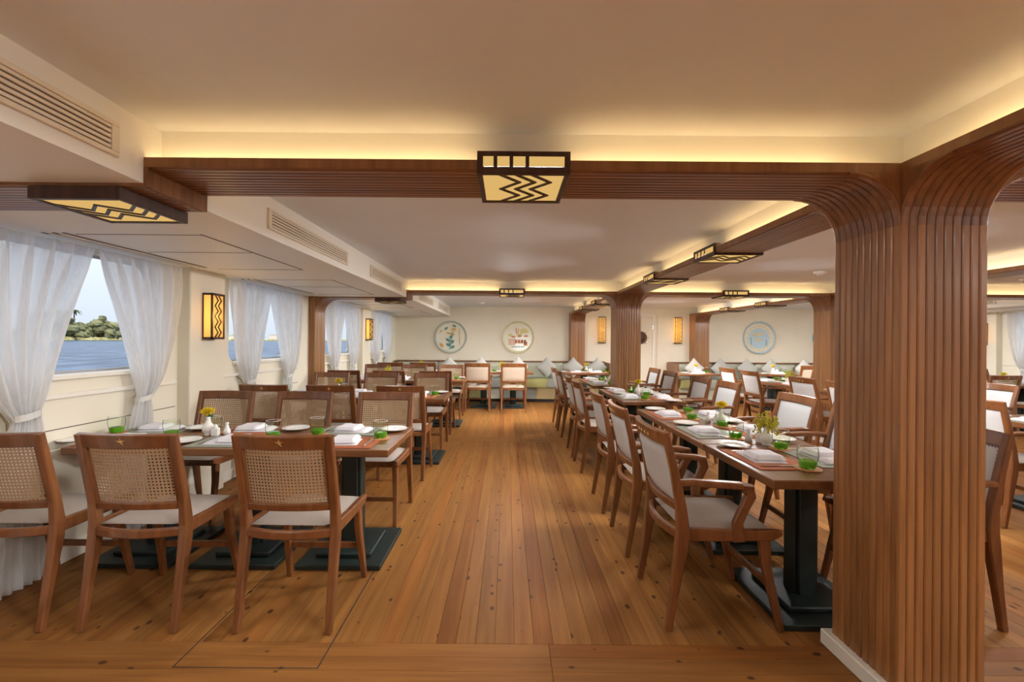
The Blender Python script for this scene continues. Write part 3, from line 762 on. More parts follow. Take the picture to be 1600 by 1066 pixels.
def dots3(g, r, a, b):
    for i in range(9): disc(g, (-.5 + .02 * (i % 3)) * r, (-.02 - .05 * i) * r, .03 * r, .02 * r, a, b, i); disc(g, (.42 + .05 * (i % 2)) * r, (-.15 - .04 * i) * r, .03 * r, .02 * r, a, b, i)
wall_plate(-1.34, 1.435, .385, 'round cream plate painted with dark teal leaves', 'plate_rim_green', [('painted_stem', 'paint_aqua', stem1), ('painted_leaves', 'paint_teal', leaves), ('painted_gold', 'paint_ochre', gold1)])
wall_plate(.25, 1.445, .385, 'round yellowish plate painted with an orange and rust townscape', 'plate_rim_yellow', [('painted_gold', 'paint_yellow', gold2), ('painted_town', 'paint_rust', town2), ('painted_script', 'paint_teal', script2)])
wall_plate(5.95, 1.475, .39, 'round pale blue plate painted with a sandy island scene', 'plate_rim_blue', [('painted_sea', 'paint_sky', sea3), ('painted_island', 'paint_sand', sand3), ('painted_dots', 'paint_teal', dots3)])
wall_plate(7.60, 1.475, .39, 'round plate with a bright teal rim half hidden by a column', 'plate_rim_teal', [('painted_sea', 'paint_sky', sea3), ('painted_island', 'paint_rust', sand3)])

# ------------------------------------------------------------------ curtains
def curtain(yc, sg, xw, side, label):
    # sg +1: panel on the far half of the window, -1: near half; xw wall x; side +1 for left wall
    x_c = xw + side * .085; zt, zk = 1.905, .93; seed = random.uniform(0, 6)
    t = thing('sheer_curtain', label, 'curtain', (x_c, yc + sg * .37, 0), 0, 'tied back sheer curtains')
    yo = yc + sg * .37
    def edge(z):
        if z >= zk:
            q = (z - zk) / (zt - zk)
            yin = (.33 - .32 * q ** 1.25); yout = .43 + .28 * q ** .55
        else:
            q = (zk - z) / zk; yin = .33 - .10 * q ** .6; yout = .43 + .09 * q ** .6
        return yin, yout
    def fn(u, v):
        z = zt * v; a, b = edge(z); y = a + (b - a) * u
        amp = .044 if z > zk else .036
        near = math.exp(-((z - zk) / .09) ** 2); amp = amp * (1 - .55 * near)
        if z > 1.75: amp *= 1 - .5 * (z - 1.75) / .16
        ph = u * 2 * PI * 6 + seed + .4 * math.sin(z * 3 + seed)
        x = amp * math.sin(ph) + .010 * math.sin(2.3 * ph + z * 4)
        if z < zk:
            k_ = min(1, (zk - z) / .35); x = x * (1 - .45 * k_) - .034 * k_
        return (side * x, yc + sg * y - yo, z)
    g = G().grid(88, 40, fn); obj('cloth', g, 'sheer_cloth', t, smooth=True)
    g = G(); n_ = 14
    ring = [(side * (.035 * math.cos(2 * PI * k / n_)), sg * (.38 - .37) + .062 * math.sin(2 * PI * k / n_), zk + .012 * math.sin(2 * PI * k / n_)) for k in range(n_ + 1)]
    g.sweep(ring, (.006, .035), (0, 0, 1)); obj('tieback', g, 'pillow_white', t)
    g = G(); yw = sg * .10
    g.sweep([(-side * .083, yw, zk + .05), (-side * .05, yw * .9, zk + .02), (-side * .03, yw * .75, zk - .03), (-side * .04, yw * .6, zk - .12)], (.012, .012), (0, 1, 0), n=6); obj('tie_cord', g, 'tie_brown', t)
ORD = ['', '', 'first', 'second', 'third', 'fourth']
for k in range(2, 6):
    for sg in (-1, 1):
        curtain(WC[k], sg, XL, 1, '%s half of the sheer white curtain pair at the %s left window' % ('near' if sg < 0 else 'far', ORD[k]))
for k in range(3, 6):
    for sg in (-1, 1):
        curtain(WC[k], sg, XR, -1, '%s half of the sheer white curtain pair at the %s right window' % ('near' if sg < 0 else 'far', ORD[k]))

# ------------------------------------------------------------------ chairs
def bow(x, y0, amt=.026, half=.2): return y0 - amt * (1 - (x / half) ** 2)
def star_mesh(r):
    g = G(); vs = []
    for k in range(10):
        a = PI / 2 + k * PI / 5; q = r if k % 2 == 0 else r * .30
        vs.append((q * math.cos(a), 0, q * math.sin(a)))
    n_ = 10; g.add([(0, -.004, 0)] + [(x, 0, z) for x, y, z in vs], [(0, 1 + (k + 1) % n_, 1 + k) for k in range(n_)]); return g.mesh('star_inlay', 'brass')
STAR, STAR_S = star_mesh(.022), star_mesh(.011)
Z0 = (0, 0, 0)
def pad(g, x0, x1, y0, y1, z0, z1, dome, r=.02, nx=10, ny=10, shape=None):
    def top(u, v):
        x = x0 + (x1 - x0) * u; y = y0 + (y1 - y0) * v
        e = min(1, min(u, 1 - u) * (x1 - x0) / r, min(v, 1 - v) * (y1 - y0) / r); e = math.sqrt(max(0, 1 - (1 - e) ** 2))
        return (x, y, z0 + (z1 - z0) * e + dome * math.sin(PI * u) * math.sin(PI * v) * e)
    g.grid(nx, ny, top); b = len(g.v); g.add([(x0, y0, z0), (x1, y0, z0), (x1, y1, z0), (x0, y1, z0)], [(0, 3, 2, 1)])
def common_chair(kit, hw, post, sizes, front_y, rail_x, seat_y0, foot_y):
    P = lambda nme, g, mat, smooth=False, subs=(): kit.append((nme, g.mesh(nme, mat, smooth), Z0, Z0, list(subs)))
    for s in (-1, 1):
        g = G().sweep([(s * hw, y, z) for y, z in post], sizes, (1, 0, 0), .3); P('rear_leg', g, 'chair_wood')
        g = G().sweep([(s * (hw - .02), front_y - .045, .455), (s * (hw - .015), front_y - .035, .30), (s * hw, foot_y, .004)], [(.052, .040), (.042, .036), (.028, .026)], (1, 0, 0), .3); P('front_leg', g, 'chair_wood')
        g = G().sweep([(s * rail_x, seat_y0, .452), (s * rail_x, 0, .448), (s * (rail_x + .002), front_y - .02, .452), (s * (rail_x + .002), front_y + .025, .462)], [(.030, .062), (.030, .055), (.030, .050), (.026, .026)], (0, 0, 1), .35); P('side_rail', g, 'chair_wood')
    P('front_rail', G().sweep([(-rail_x, front_y - .03, .442), (0, front_y - .022, .442), (rail_x, front_y - .03, .442)], (.024, .045), (0, 0, 1)), 'chair_wood')
    P('stretcher', G().sweep([(-hw, foot_y - .03, .195), (hw, foot_y - .03, .195)], (.020, .032), (0, 0, 1)), 'chair_wood')
    xs = [-hw + .01 + (2 * hw - .02) * i / 8 for i in range(9)]
    P('back_rail', G().sweep([(x, bow(x, seat_y0 + .005, .045, hw), .440) for x in xs], (.026, .042), (0, 0, 1), .5), 'chair_wood')
def cane_chair_kit():
    kit = []; hw = .213
    P = lambda nme, g, mat, smooth=False, subs=(): kit.append((nme, g.mesh(nme, mat, smooth), Z0, Z0, list(subs)))
    post = [(-.238, .003), (-.205, .20), (-.172, .40), (-.166, .47), (-.178, .58), (-.215, .75), (-.252, .912)]
    sizes = [(.028, .030), (.036, .036), (.052, .042), (.052, .042), (.040, .038), (.034, .036), (.030, .034)]
    common_chair(kit, hw, post, sizes, .225, .209, -.175, .252)
    yb = lambda z: -.178 - (z - .58) * .2235
    def rail(z, w, h, name, amt=.024):
        xs = [-hw + 2 * hw * i / 8 for i in range(9)]
        sub = [('star_inlay', STAR, (0, bow(0, yb(z), amt) - w / 2 - .001, z), (.2, 0, 0))] if name == 'top_rail' else []
        P(name, G().sweep([(x, bow(x, yb(z), amt), z) for x in xs], (w, h), (0, -.22, 1), .3), 'chair_wood', False, sub)
    rail(.882, .026, .066, 'top_rail'); rail(.565, .026, .036, 'lower_back_rail')
    g = G()
    g.grid(10, 6, lambda u, v: ((u - .5) * 2 * (hw - .016), bow((u - .5) * 2 * hw, yb(.58 + .272 * v), .024), .58 + .272 * v), lambda u, v: (u * 25, v * 17)); P('cane_panel', g, 'cane_weave', True)
    for s in (-1, 1):
        P('cane_border', G().sweep([(s * (hw - .022), yb(.58) - .004, .58), (s * (hw - .022), yb(.85) - .004, .852)], (.016, .012), (1, 0, 0)), 'chair_wood')
    g = G(); pad(g, -.196, .196, -.165, .222, .466, .482, .012); P('seat_pad', g, 'seat_fabric', True)
    return kit
def arm_chair_kit(fabric):
    kit = []; hw = .225
    P = lambda nme, g, mat, smooth=False, subs=(): kit.append((nme, g.mesh(nme, mat, smooth), Z0, Z0, list(subs)))
    post = [(-.262, .003), (-.232, .20), (-.205, .40), (-.198, .47), (-.207, .58), (-.240, .75), (-.283, .928)]
    sizes = [(.030, .030), (.038, .036), (.058, .042), (.058, .042), (.046, .038), (.036, .036), (.030, .034)]
    common_chair(kit, hw, post, sizes, .235, .221, -.205, .262)
    yb = lambda z: -.207 - (z - .58) * .222
    def rail(z, w, h, name, amt=.026):
        xs = [-hw + 2 * hw * i / 8 for i in range(9)]; sub = []
        if name == 'top_rail':
            sub = [('star_inlay', STAR_S, (x, bow(x, yb(z), amt, .225) - w / 2 - .001, z - .006), (.2, 0, 0)) for x in (-.075, -.025, .025, .075)]
        P(name, G().sweep([(x, bow(x, yb(z), amt, .225), z) for x in xs], (w, h), (0, -.22, 1), .35), 'chair_wood', False, sub)
    rail(.896, .028, .070, 'top_rail'); rail(.575, .030, .045, 'lower_back_rail', .034)
    for off, nme in ((.010, 'back_cushion'), (-.012, 'back_lining')):
        sgn = 1 if off > 0 else -1
        def fn(u, v, sgn=sgn, off=off):
            x = (u - .5) * 2 * (hw - .018); z = .592 + .275 * v
            e = min(1, u * 12, (1 - u) * 12, v * 9, (1 - v) * 9)
            return (x, bow(x, yb(z), .026, .225) + off * e, z)
        P(nme, G().grid(12, 8, fn), fabric, True)
    g = G()
    for i in range(26):
        for z in (.600, .859):
            x = (i / 25 - .5) * 2 * (hw - .026); g.add([(x + a * .004, bow(x, yb(z), .026, .225) + .010 + c * .005, z + b * .004) for a, b, c in ((-1, 0, 0), (0, -1, 0), (1, 0, 0), (0, 1, 0), (0, 0, 1))], [(0, 1, 4), (1, 2, 4), (2, 3, 4), (3, 0, 4)])
    for i in range(16):
        for s in (-1, 1):
            x = s * (hw - .026); z = .600 + .259 * i / 15; g.add([(x + a * .004, bow(x, yb(z), .026, .225) + .010 + c * .005, z + b * .004) for a, b, c in ((-1, 0, 0), (0, -1, 0), (1, 0, 0), (0, 1, 0), (0, 0, 1))], [(0, 1, 4), (1, 2, 4), (2, 3, 4), (3, 0, 4)])
    P('nail_trim', g, 'nail')
    g = G(); pad(g, -.205, .205, -.19, .232, .466, .484, .014); P('seat_pad', g, 'seat_fabric' if fabric == 'back_fabric' else fabric, True)
    for s in (-1, 1):
        xo = s * (hw + .012)
        P('armrest', G().sweep([(s * hw, -.240, .690), (xo, -.16, .698), (s * (hw + .022), -.04, .694), (s * (hw + .024), .06, .688), (s * (hw + .018), .115, .680)], [(.028, .030), (.036, .030), (.046, .030), (.050, .030), (.034, .024)], (0, 0, 1), .5), 'chair_wood')
        P('arm_support', G().sweep([(s * (hw + .02), .095, .684), (s * (hw + .02), .105, .640), (s * (hw + .016), .075, .575), (s * (hw + .010), .052, .51), (s * (hw + .008), .060, .425)], [(.045, .030), (.050, .030), (.044, .030), (.048, .028), (.054, .026)], (1, 0, 0), .4), 'chair_wood')
    return kit
CANE, ARM, ARM_WARM_LIT = cane_chair_kit(), arm_chair_kit('back_fabric'), arm_chair_kit('back_fabric_warm_lit')

# ------------------------------------------------------------------ tables
TZ = .725
TABLE_MESH = {}
def table(x0, x1, y0, y1, feet, label, along='x', group='dining tables'):
    cx, cy = (x0 + x1) / 2, (y0 + y1) / 2; t = thing('dining_table', label, 'table', (cx, cy, 0), 0, group)
    a, b = (x1 - x0) / 2 - .002, (y1 - y0) / 2 - .002
    mt = 'table_wood' if along == 'x' else 'table_wood_across'
    obj('tabletop', G().cbox(-a, a, -b, b, TZ - .042, TZ, .005), mt, t)
    if 'ped' not in TABLE_MESH:
        g = G().cbox(-.045, .045, -.062, .062, .05, TZ - .06, .004); g.cbox(-.062, .062, -.045, .045, .05, TZ - .06, .004); TABLE_MESH['ped'] = g.mesh('pedestal', 'green_black')
        TABLE_MESH['base'] = G().cbox(-.25, .25, -.265, .265, 0, .030, .004).mesh('base_plate', 'green_black')
        TABLE_MESH['tier'] = G().cbox(-.165, .165, -.17, .17, .030, .056, .006).mesh('base_tier', 'green_black')
        TABLE_MESH['head'] = G().cbox(-.16, .16, -.16, .16, TZ - .065, TZ - .042, .004).mesh('head_plate', 'green_black')
    for fx, fy in feet:
        for nme, k in (('base_plate', 'base'), ('base_tier', 'tier'), ('pedestal', 'ped'), ('head_plate', 'head')):
            place(nme, TABLE_MESH[k], t, (fx - cx, fy - cy, 0))
    return t

# ------------------------------------------------------------------ table settings (shared meshes)
SM = {}
SM['mat_rust'] = G().cbox(-.205, .205, -.14, .14, 0, .004, .001).mesh('placemat', 'mat_rust')
SM['mat_sage'] = G().cbox(-.205, .205, -.14, .14, 0, .004, .001).mesh('placemat', 'mat_sage')
def napkin_layer(w, d, z0, h, dx, seed):
    g = G(); rr = random.Random(seed)
    def fn(u, v):
        e = min(1, u * 9, (1 - u) * 9, v * 7, (1 - v) * 7)
        return (dx + (u - .5) * w + .004 * math.sin(v * 5 + seed), (v - .5) * d, z0 + h * math.sqrt(max(0, 1 - (1 - e) ** 2)) + .0018 * math.sin(u * 7 + seed) * e)
    g.grid(12, 10, fn); b = G(); g.add([(dx - w / 2, -d / 2, z0), (dx + w / 2, -d / 2, z0), (dx + w / 2, d / 2, z0), (dx - w / 2, d / 2, z0)], [(0, 3, 2, 1)])
    return g.mesh('fold', 'napkin_cloth', True)
SM['nap1'] = napkin_layer(.225, .165, 0, .014, 0, 1); SM['nap2'] = napkin_layer(.145, .158, .0135, .021, .032, 2)
SM['plate'] = G().lathe([(0, .004), (.05, .004), (.062, .008), (.088, .017), (.090, .019), (.088, .0205), (.060, .0115), (.05, .008), (0, .007)], 28).mesh('side_plate', 'porcelain', True)
SM['knife'] = G().sweep([(0, -.10, .003), (0, -.01, .003), (0, .0, .003), (0, .07, .003), (.004, .10, .003)], [(.012, .005), (.009, .005), (.016, .002), (.017, .002), (.004, .001)], (0, 0, 1)).mesh('knife', 'steel', False)
g = G().sweep([(0, -.10, .003), (0, .02, .004), (0, .04, .003), (0, .052, .003)], [(.011, .004), (.006, .004), (.016, .003), (.022, .0025)], (0, 0, 1))
for q in (-.0085, -.0028, .0028, .0085): g.sweep([(q, .05, .003), (q, .075, .004), (q, .095, .006)], (.0032, .002), (0, 0, 1))
SM['fork'] = g.mesh('fork', 'steel')
SM['coaster'] = G().lathe([(0, 0), (.061, 0), (.063, .003), (.061, .007), (0, .007)], 24).mesh('coaster', 'coaster_wood', False)
SM['bowl'] = G().lathe([(.0395, .032), (.0445, .048), (.0465, .066), (.0455, .084), (.0425, .104)], 22, closed=False).mesh('bowl', 'tumbler_glass', True)
SM['rim'] = G().lathe([(.0418, .1035), (.0432, .1035), (.0432, .1055), (.0418, .1055), (.0418, .1035)], 22, closed=False).mesh('rim', 'porcelain', True)  # opaque white ring paints the bright glint on the clear glass rim
SM['gbase'] = G().lathe([(0, 0), (.032, 0), (.0368, .008), (.0400, .022), (.0398, .033), (.035, .035), (0, .026)], 22).mesh('glass_base', 'green_glass', True)
vp = [(0, 0), (.022, 0), (.024, .004), (.021, .008), (.033, .025), (.037, .042), (.033, .060), (.020, .078), (.013, .094), (.012, .108), (.016, .120), (.013, .120), (.0095, .108), (.009, .09)]
SM['vase'] = G().lathe(vp, 22).mesh('bud_vase', 'porcelain', True)
g = G().cbox(-.022, .022, -.018, .018, 0, .052, .005)
SM['shaker'] = g.mesh('shaker', 'porcelain'); SM['shaker_top'] = G().lathe([(.017, .050), (.015, .058), (.010, .066), (.012, .072), (0, .076)], 12).mesh('shaker_top', 'porcelain', True)
SM['pepper'] = G().lathe([(0, 0), (.021, 0), (.021, .030), (.013, .045), (.008, .068), (.012, .080), (0, .082)], 12).mesh('pepper_pot', 'porcelain', True)
def mum_mesh(mat, r, nl=6):
    g = G(); rr = random.Random(3)
    for L in range(nl):
        th = .15 + 1.45 * L / nl; k = 6 + L * 3
        for i in range(k):
            a = 2 * PI * i / k + L * .4; d = Vector((math.sin(th) * math.cos(a), math.sin(th) * math.sin(a), math.cos(th) * .8))
            s = d.cross(Vector((0, 0, 1)));  s = s.normalized() if s.length > .01 else Vector((1, 0, 0))
            q = r * rr.uniform(.85, 1.1); up = d.cross(s).normalized() * .15 * r
            g.add([d * q * .25 - s * .06 * r, d * q * .25 + s * .06 * r, d * q * .8 + s * .15 * r + up, d * q, d * q * .8 - s * .15 * r + up], [(0, 1, 2, 3, 4)])
    g.blob((0, 0, 0), r * .5, 8, 5); return g.mesh('flower_head', mat)
SM['mum'] = mum_mesh('petal_yellow', .034)
g = G(); rr = random.Random(5)
for i in range(54):
    a = rr.uniform(0, 2 * PI); q = rr.uniform(0, .045); h = rr.uniform(.02, .075) - q * .4
    for j in range(5): g.blob((q * math.cos(a) * (1 + j * .08) + rr.uniform(-.004, .004), q * math.sin(a) * (1 + j * .08) + rr.uniform(-.004, .004), h - j * .008), rr.uniform(.003, .006), 5, 4)
SM['sprig'] = g.mesh('flower_head', 'sprig_yellow')
g = G().sweep([(0, 0, -.09), (.002, 0, -.03), (0, 0, .0)], (.004, .004), (0, 1, 0), n=5)
SM['stem'] = g.mesh('stem', 'leaf_green')
g = G(); rr = random.Random(9)
for i in range(9):
    a = rr.uniform(0, 2 * PI); d = Vector((math.cos(a), math.sin(a), 0)); s = Vector((-d.y, d.x, 0)) * .006; b = Vector((0, 0, -.02)); q = rr.uniform(.02, .045); z = rr.uniform(-.01, .035)
    g.add([b - s * .4, b + s * .4, b + d * q * .6 + Vector((0, 0, z * .7 + .01)) + s, b + d * q + Vector((0, 0, z + .02)), b + d * q * .6 + Vector((0, 0, z * .7 + .01)) - s], [(0, 1, 2, 3, 4)])
SM['leaves'] = g.mesh('leaf_tuft', 'leaf_green')
def item(key, name, label, cat, loc, rz, group):
    o = place(name, SM[key], None, loc, (0, 0, rz)); return tag(o, label, cat, group)
def setting(px, py, rz, ph, rust, cutlery=True, n_glass=1):
    # (px, py): table edge in front of the diner, rz: direction the diner faces (0 = +y)
    rnd = random.Random(int(px * 1000) * 31 + int(py * 1000))
    def L(x, y, z=TZ):
        return (px + x * math.cos(rz) - y * math.sin(rz), py + x * math.sin(rz) + y * math.cos(rz), z)
    a = rz + rnd.uniform(-.03, .03)
    col = 'rust' if rust else 'sage'
    item('mat_' + col, 'placemat', '%s placemat, %s' % ('rust orange' if rust else 'grey green', ph), 'placemat', L(.0, .175, TZ + .0004), a, 'placemats')
    t = thing('napkin', 'folded pale napkin, %s' % ph, 'napkin', L(-.015, .165, TZ + .0050), a + rnd.uniform(-.12, .12), 'folded napkins')
    place('fold', SM['nap1'], t); place('fold', SM['nap2'], t)
    item('plate', 'side_plate', 'white side plate, %s' % ph, 'plate', L(-.275 + rnd.uniform(-.01, .01), .15, TZ + .0006), 0, 'side plates')
    if cutlery:
        item('fork', 'fork', 'steel fork, %s' % ph, 'fork', L(-.150, .175, TZ + .0046), a + .06, 'forks')
        item('knife', 'knife', 'steel knife, %s' % ph, 'knife', L(.155, .165, TZ + .0046), a, 'knives')
    c = L(.185 + rnd.uniform(-.015, .015), .285 + rnd.uniform(-.01, .015), TZ + .0006)
    item('coaster', 'coaster', 'round wooden coaster, %s' % ph, 'coaster', c, 0, 'coasters')
    t = thing('glass_tumbler', 'green-based glass tumbler, %s' % ph, 'glass', (c[0], c[1], TZ + .008), rnd.uniform(0, 6), 'green-based tumblers')
    place('bowl', SM['bowl'], t); place('glass_base', SM['gbase'], t); place('rim', SM['rim'], t)
def centrepiece(x, y, ph, flower, rz=0.0):
    item('vase', 'bud_vase', 'white bud vase, %s' % ph, 'vase', (x, y, TZ + .0005), 0, 'bud vases')
    t = thing('flower', '%s, %s' % ({'mum': 'yellow chrysanthemum in vase', 'sprig': 'bushy yellow flower sprig in vase'}[flower], ph), 'flower', (x, y, TZ + .105), rz, 'table flowers')
    place('stem', SM['stem'], t, (0, 0, .02)); place('flower_head', SM[flower], t, (-.004, 0, .042 if flower == 'mum' else .005)).scale = (1.35,) * 3; place('leaf_tuft', SM['leaves'], t, (.012, .008, .02))
    c, s = math.cos(rz), math.sin(rz)
    t = thing('salt_shaker', 'square white salt shaker, %s' % ph, 'shaker', (x + .060 * c + .02 * s, y + .060 * s - .02 * c, TZ + .0005), rz + .2, 'salt shakers')
    place('body', SM['shaker'], t); place('shaker_top', SM['shaker_top'], t)
    item('pepper', 'pepper_shaker', 'small white pepper shaker, %s' % ph, 'shaker', (x + .108 * c - .02 * s, y + .108 * s + .02 * c, TZ + .0005), rz, 'pepper shakers')

def chair(kit, x, y, rz, label, group):
    jig = random.Random(int(x * 977) + int(y * 1013))
    return copy_kit(kit, 'dining_chair', label, 'chair', (x, y, 0), rz + jig.uniform(-.025, .025), group)

# ---- tables along the left windows (and one of their mirror images on the right)
SEATS = [(-2.335, 'window'), (-1.69, 'middle'), (-1.02, 'aisle')]
def window_row(yc, ph, idx, mirror=False):
    fx = (lambda x: 6.094 - x) if mirror else (lambda x: x)
    x0, x1 = sorted((fx(-2.535), fx(-.67)))
    table(x0, x1, yc - .343, yc + .343, [(fx(-.985), yc), (fx(-1.60), yc), (fx(-2.22), yc)], 'long brown wooden table, %s' % ph)
    for k, (sx, sn) in enumerate(SEATS):
        chair(CANE, fx(sx) - ((.01, .045, 0)[k] if yc < 3 else 0), yc - .575, 0, 'cane-backed chair, near side, %s seat, %s' % (sn, ph), 'cane chairs at the window tables')
        chair(CANE, fx(sx) + (.01 if k else 0), yc + .585, PI, 'cane-backed chair, far side, %s seat, %s' % (sn, ph), 'cane chairs at the window tables')
        setting(fx(sx) + .03, yc - .343, 0, 'near side, %s seat, %s' % (sn, ph), k != 1, yc < 6.5)
        setting(fx(sx) + (.04 if mirror else -.04), yc + .343, PI, 'far side, %s seat, %s' % (sn, ph), k == 1, yc < 6.5)
    centrepiece(fx(-1.93), yc + .01, ph, 'mum' if idx != 2 else 'sprig', 0 if not mirror else PI)
window_row(2.825, 'first left window table', 0)
window_row(5.02, 'second left window table', 1)
window_row(7.08, 'third left window table', 2)
window_row(7.08, 'right window table', 3, True)

# ---- tables in line under the column rows
def run(cx, tabs, sl_, sr_, ph, sets_l, sets_r, cp):
    for q, (y0, y1, nfeet) in enumerate(tabs):
        feet = [(cx, y0 + (y1 - y0) * (i + .5) / nfeet - (.03 if nfeet == 1 else 0)) for i in range(nfeet)]
        table(cx - .345, cx + .345, y0, y1, feet, 'dark brown table, number %s from the front, %s' % (['one', 'two', 'three', 'four'][q], ph), 'y')
    N = ['first', 'second', 'third', 'fourth', 'fifth', 'sixth', 'seventh', 'eighth']
    for i, y in enumerate(sl_): chair(ARM, cx - .528, y, -PI / 2, 'upholstered armchair, %s from the front, left side, %s' % (N[i], ph), 'upholstered armchairs at the column tables')
    for i, y in enumerate(sr_): chair(ARM, cx + .528, y, PI / 2, 'upholstered armchair, %s from the front, right side, %s' % (N[i], ph), 'upholstered armchairs at the column tables')
    for i, y in enumerate(sets_l): setting(cx - .345, y, -PI / 2, 'left side, %s seat, %s' % (N[i], ph), i % 2 == 0 if i < 3 else i % 2 == 0, y < 6)
    for i, y in enumerate(sets_r): setting(cx + .345, y, PI / 2, 'right side, %s seat, %s' % (N[i], ph), i % 2 == 1, y < 6)
    for i, (x, y, fl_) in enumerate(cp): centrepiece(x, y, '%s centrepiece, %s' % (N[i], ph), fl_, 1.9)
run(1.555, [(1.99, 2.70, 1), (2.70, 4.10, 2), (4.60, 5.80, 2), (6.24, 7.40, 2)],
    [2.278, 2.97, 3.66, 4.72, 5.32, 6.38, 7.06], [2.29, 2.93, 3.57, 4.68, 5.33, 6.35, 7.02],
    'aisle row', [2.36, 3.05, 3.74, 4.95, 5.52, 6.55, 7.12], [2.40, 3.08, 3.72, 4.90, 5.50, 6.55, 7.10],
    [(1.585, 2.68, 'sprig'), (1.63, 3.34, 'mum'), (1.56, 5.22, 'mum'), (1.60, 6.82, 'mum')])
run(4.458, [(2.55, 3.95, 2), (4.55, 5.78, 2), (6.30, 7.50, 2)],
    [2.80, 3.46, 4.78, 5.44, 6.62, 7.30], [2.80, 3.46, 4.75, 5.44, 6.62, 7.30],
    'far row', [2.86, 3.55, 4.9, 5.5, 6.6, 7.2], [2.86, 3.55, 4.9, 5.5, 6.6, 7.2], [(4.45, 5.2, 'mum'), (4.45, 6.9, 'sprig')])

# ------------------------------------------------------------------ banquettes on the end wall
def banquette(x0, x1, label, cols, ends):
    t = thing('banquette', label, 'bench', ((x0 + x1) / 2, YB - .05, 0)); c = (x0 + x1) / 2; yb = YB - .05
    def bx(name, a, b, y0, y1, z0, z1, mat, ch=.004): obj(name, G().cbox(a - c, b - c, y0 - yb, y1 - yb, z0, z1, ch), mat, t)
    bx('kick_board', x0 + .02, x1 - .02, 9.72, yb, 0, .07, 'kick_dark'); bx('back_board', x0, x1, 10.19, yb, .07, .86, 'bench_sage')
    bx('cap_rail', x0 - .01, x1 + .01, 10.16, yb, .865, .890, 'beam_wood')
    n = len(cols); w = (x1 - x0) / n
    for i, cm in enumerate(cols): bx('base_panel', x0 + i * w + .001, x0 + (i + 1) * w - .001, 9.68, 10.19, .07, .335, cm, .006)
    nc = max(1, round((x1 - x0) / .95)); w = (x1 - x0) / nc
    for i in range(nc):
        g = G(); a, b = x0 + i * w - c, x0 + (i + 1) * w - c
        pad(g, a + .006, b - .006, 9.65 - yb, 10.05 - yb, .335, .50, .02, .07, 14, 12); cu = obj('seat_cushion', g, ['bench_olive', 'bench_ochre', 'bench_grey'][i % 3], t, smooth=True)
        q = (b - a) * .42; g = G(); pad(g, a + (b - a) * .55, b - .004, 9.647 - yb, 10.05 - yb, .335, .502, .021, .072, 10, 12); obj('patch', g, ['bench_grey', 'bench_sage', 'bench_olive'][i % 3], cu, smooth=True)
        g = G(); n2 = 10
        def fn(u, v, a=a, b=b):
            e = min(1, u * 9, (1 - u) * 9, v * 7, (1 - v) * 7); return (a + .004 + (b - a - .008) * u, 10.19 - yb - .065 * math.sqrt(max(0, 1 - (1 - e) ** 2)), .48 + .375 * v)
        o = obj('back_cushion', G().grid(14, 10, fn), 'bench_sage', t, smooth=True); fix_normals(o.data)
    for xe in ends: bx('end_panel', xe - .02, xe + .02, 9.70, yb, 0, .875, 'beam_wood')
banquette(-2.60, 2.26, 'long patchwork banquette on the end wall left of the door', ['bench_grey', 'bench_ochre', 'bench_beige', 'bench_grey', 'bench_olive', 'bench_beige', 'bench_grey', 'bench_grey', 'bench_ochre', 'bench_beige', 'bench_grey', 'bench_olive'], [2.28])
banquette(3.80, 8.60, 'long sage banquette on the end wall right of the door', ['bench_beige', 'bench_sage', 'bench_grey', 'bench_beige', 'bench_ochre', 'bench_grey', 'bench_sage', 'bench_beige'], [3.78])
def pillow_mesh(mat):
    g = G()
    for s in (-1, 1):
        def fn(u, v, s=s):
            a, b = 2 * u - 1, 2 * v - 1; e = max(0, (1 - a * a) * (1 - b * b)) ** .42; q = .19 * (1 - .06 * (1 - abs(a)) * abs(b) - 0)
            x, z = a * .17 * (1 - .07 * (1 - a * a) * 0 - .06 * (1 - b * b) * abs(a)), b * .17 * (1 - .06 * (1 - a * a) * abs(b))
            return (x * .7071 - z * .7071, s * .06 * e, x * .7071 + z * .7071)
        g.grid(10, 10, fn)
    me = g.mesh('throw_pillow', mat, True); fix_normals(me); return me
PG, PWH = pillow_mesh('pillow_grey'), pillow_mesh('pillow_white')
for i, (x, me, lb) in enumerate(((-1.32, PWH, 'whitish pillow tip behind the chairs below the leaf plate'), (-.60, PWH, 'whitish pillow tip between the leaf plate and the townscape plate'), (.25, PWH, 'whitish pillow below the townscape plate'),
        (.90, PG, 'grey pillow set on its point in the open bench space beside the aisle'), (1.50, PG, 'grey pillow below the fluted pilaster left of the door'), (2.05, PG, 'grey pillow at the right end of the left bench'),
        (4.25, PWH, 'white pillow at the left end of the right bench'), (4.85, PG, 'grey green pillow right of the white end pillow'), (5.45, PG, 'grey pillow left of centre under the island plate'), (6.0, PG, 'grey green pillow below the island plate'), (6.75, PWH, 'pale pillow between the island plate and the teal rimmed plate'))):
    o = place('throw_pillow', me, None, (x, 9.95, .765), (-.18, 0, random.uniform(-.1, .1))); tag(o, lb, 'pillow', 'throw pillows on the banquettes')

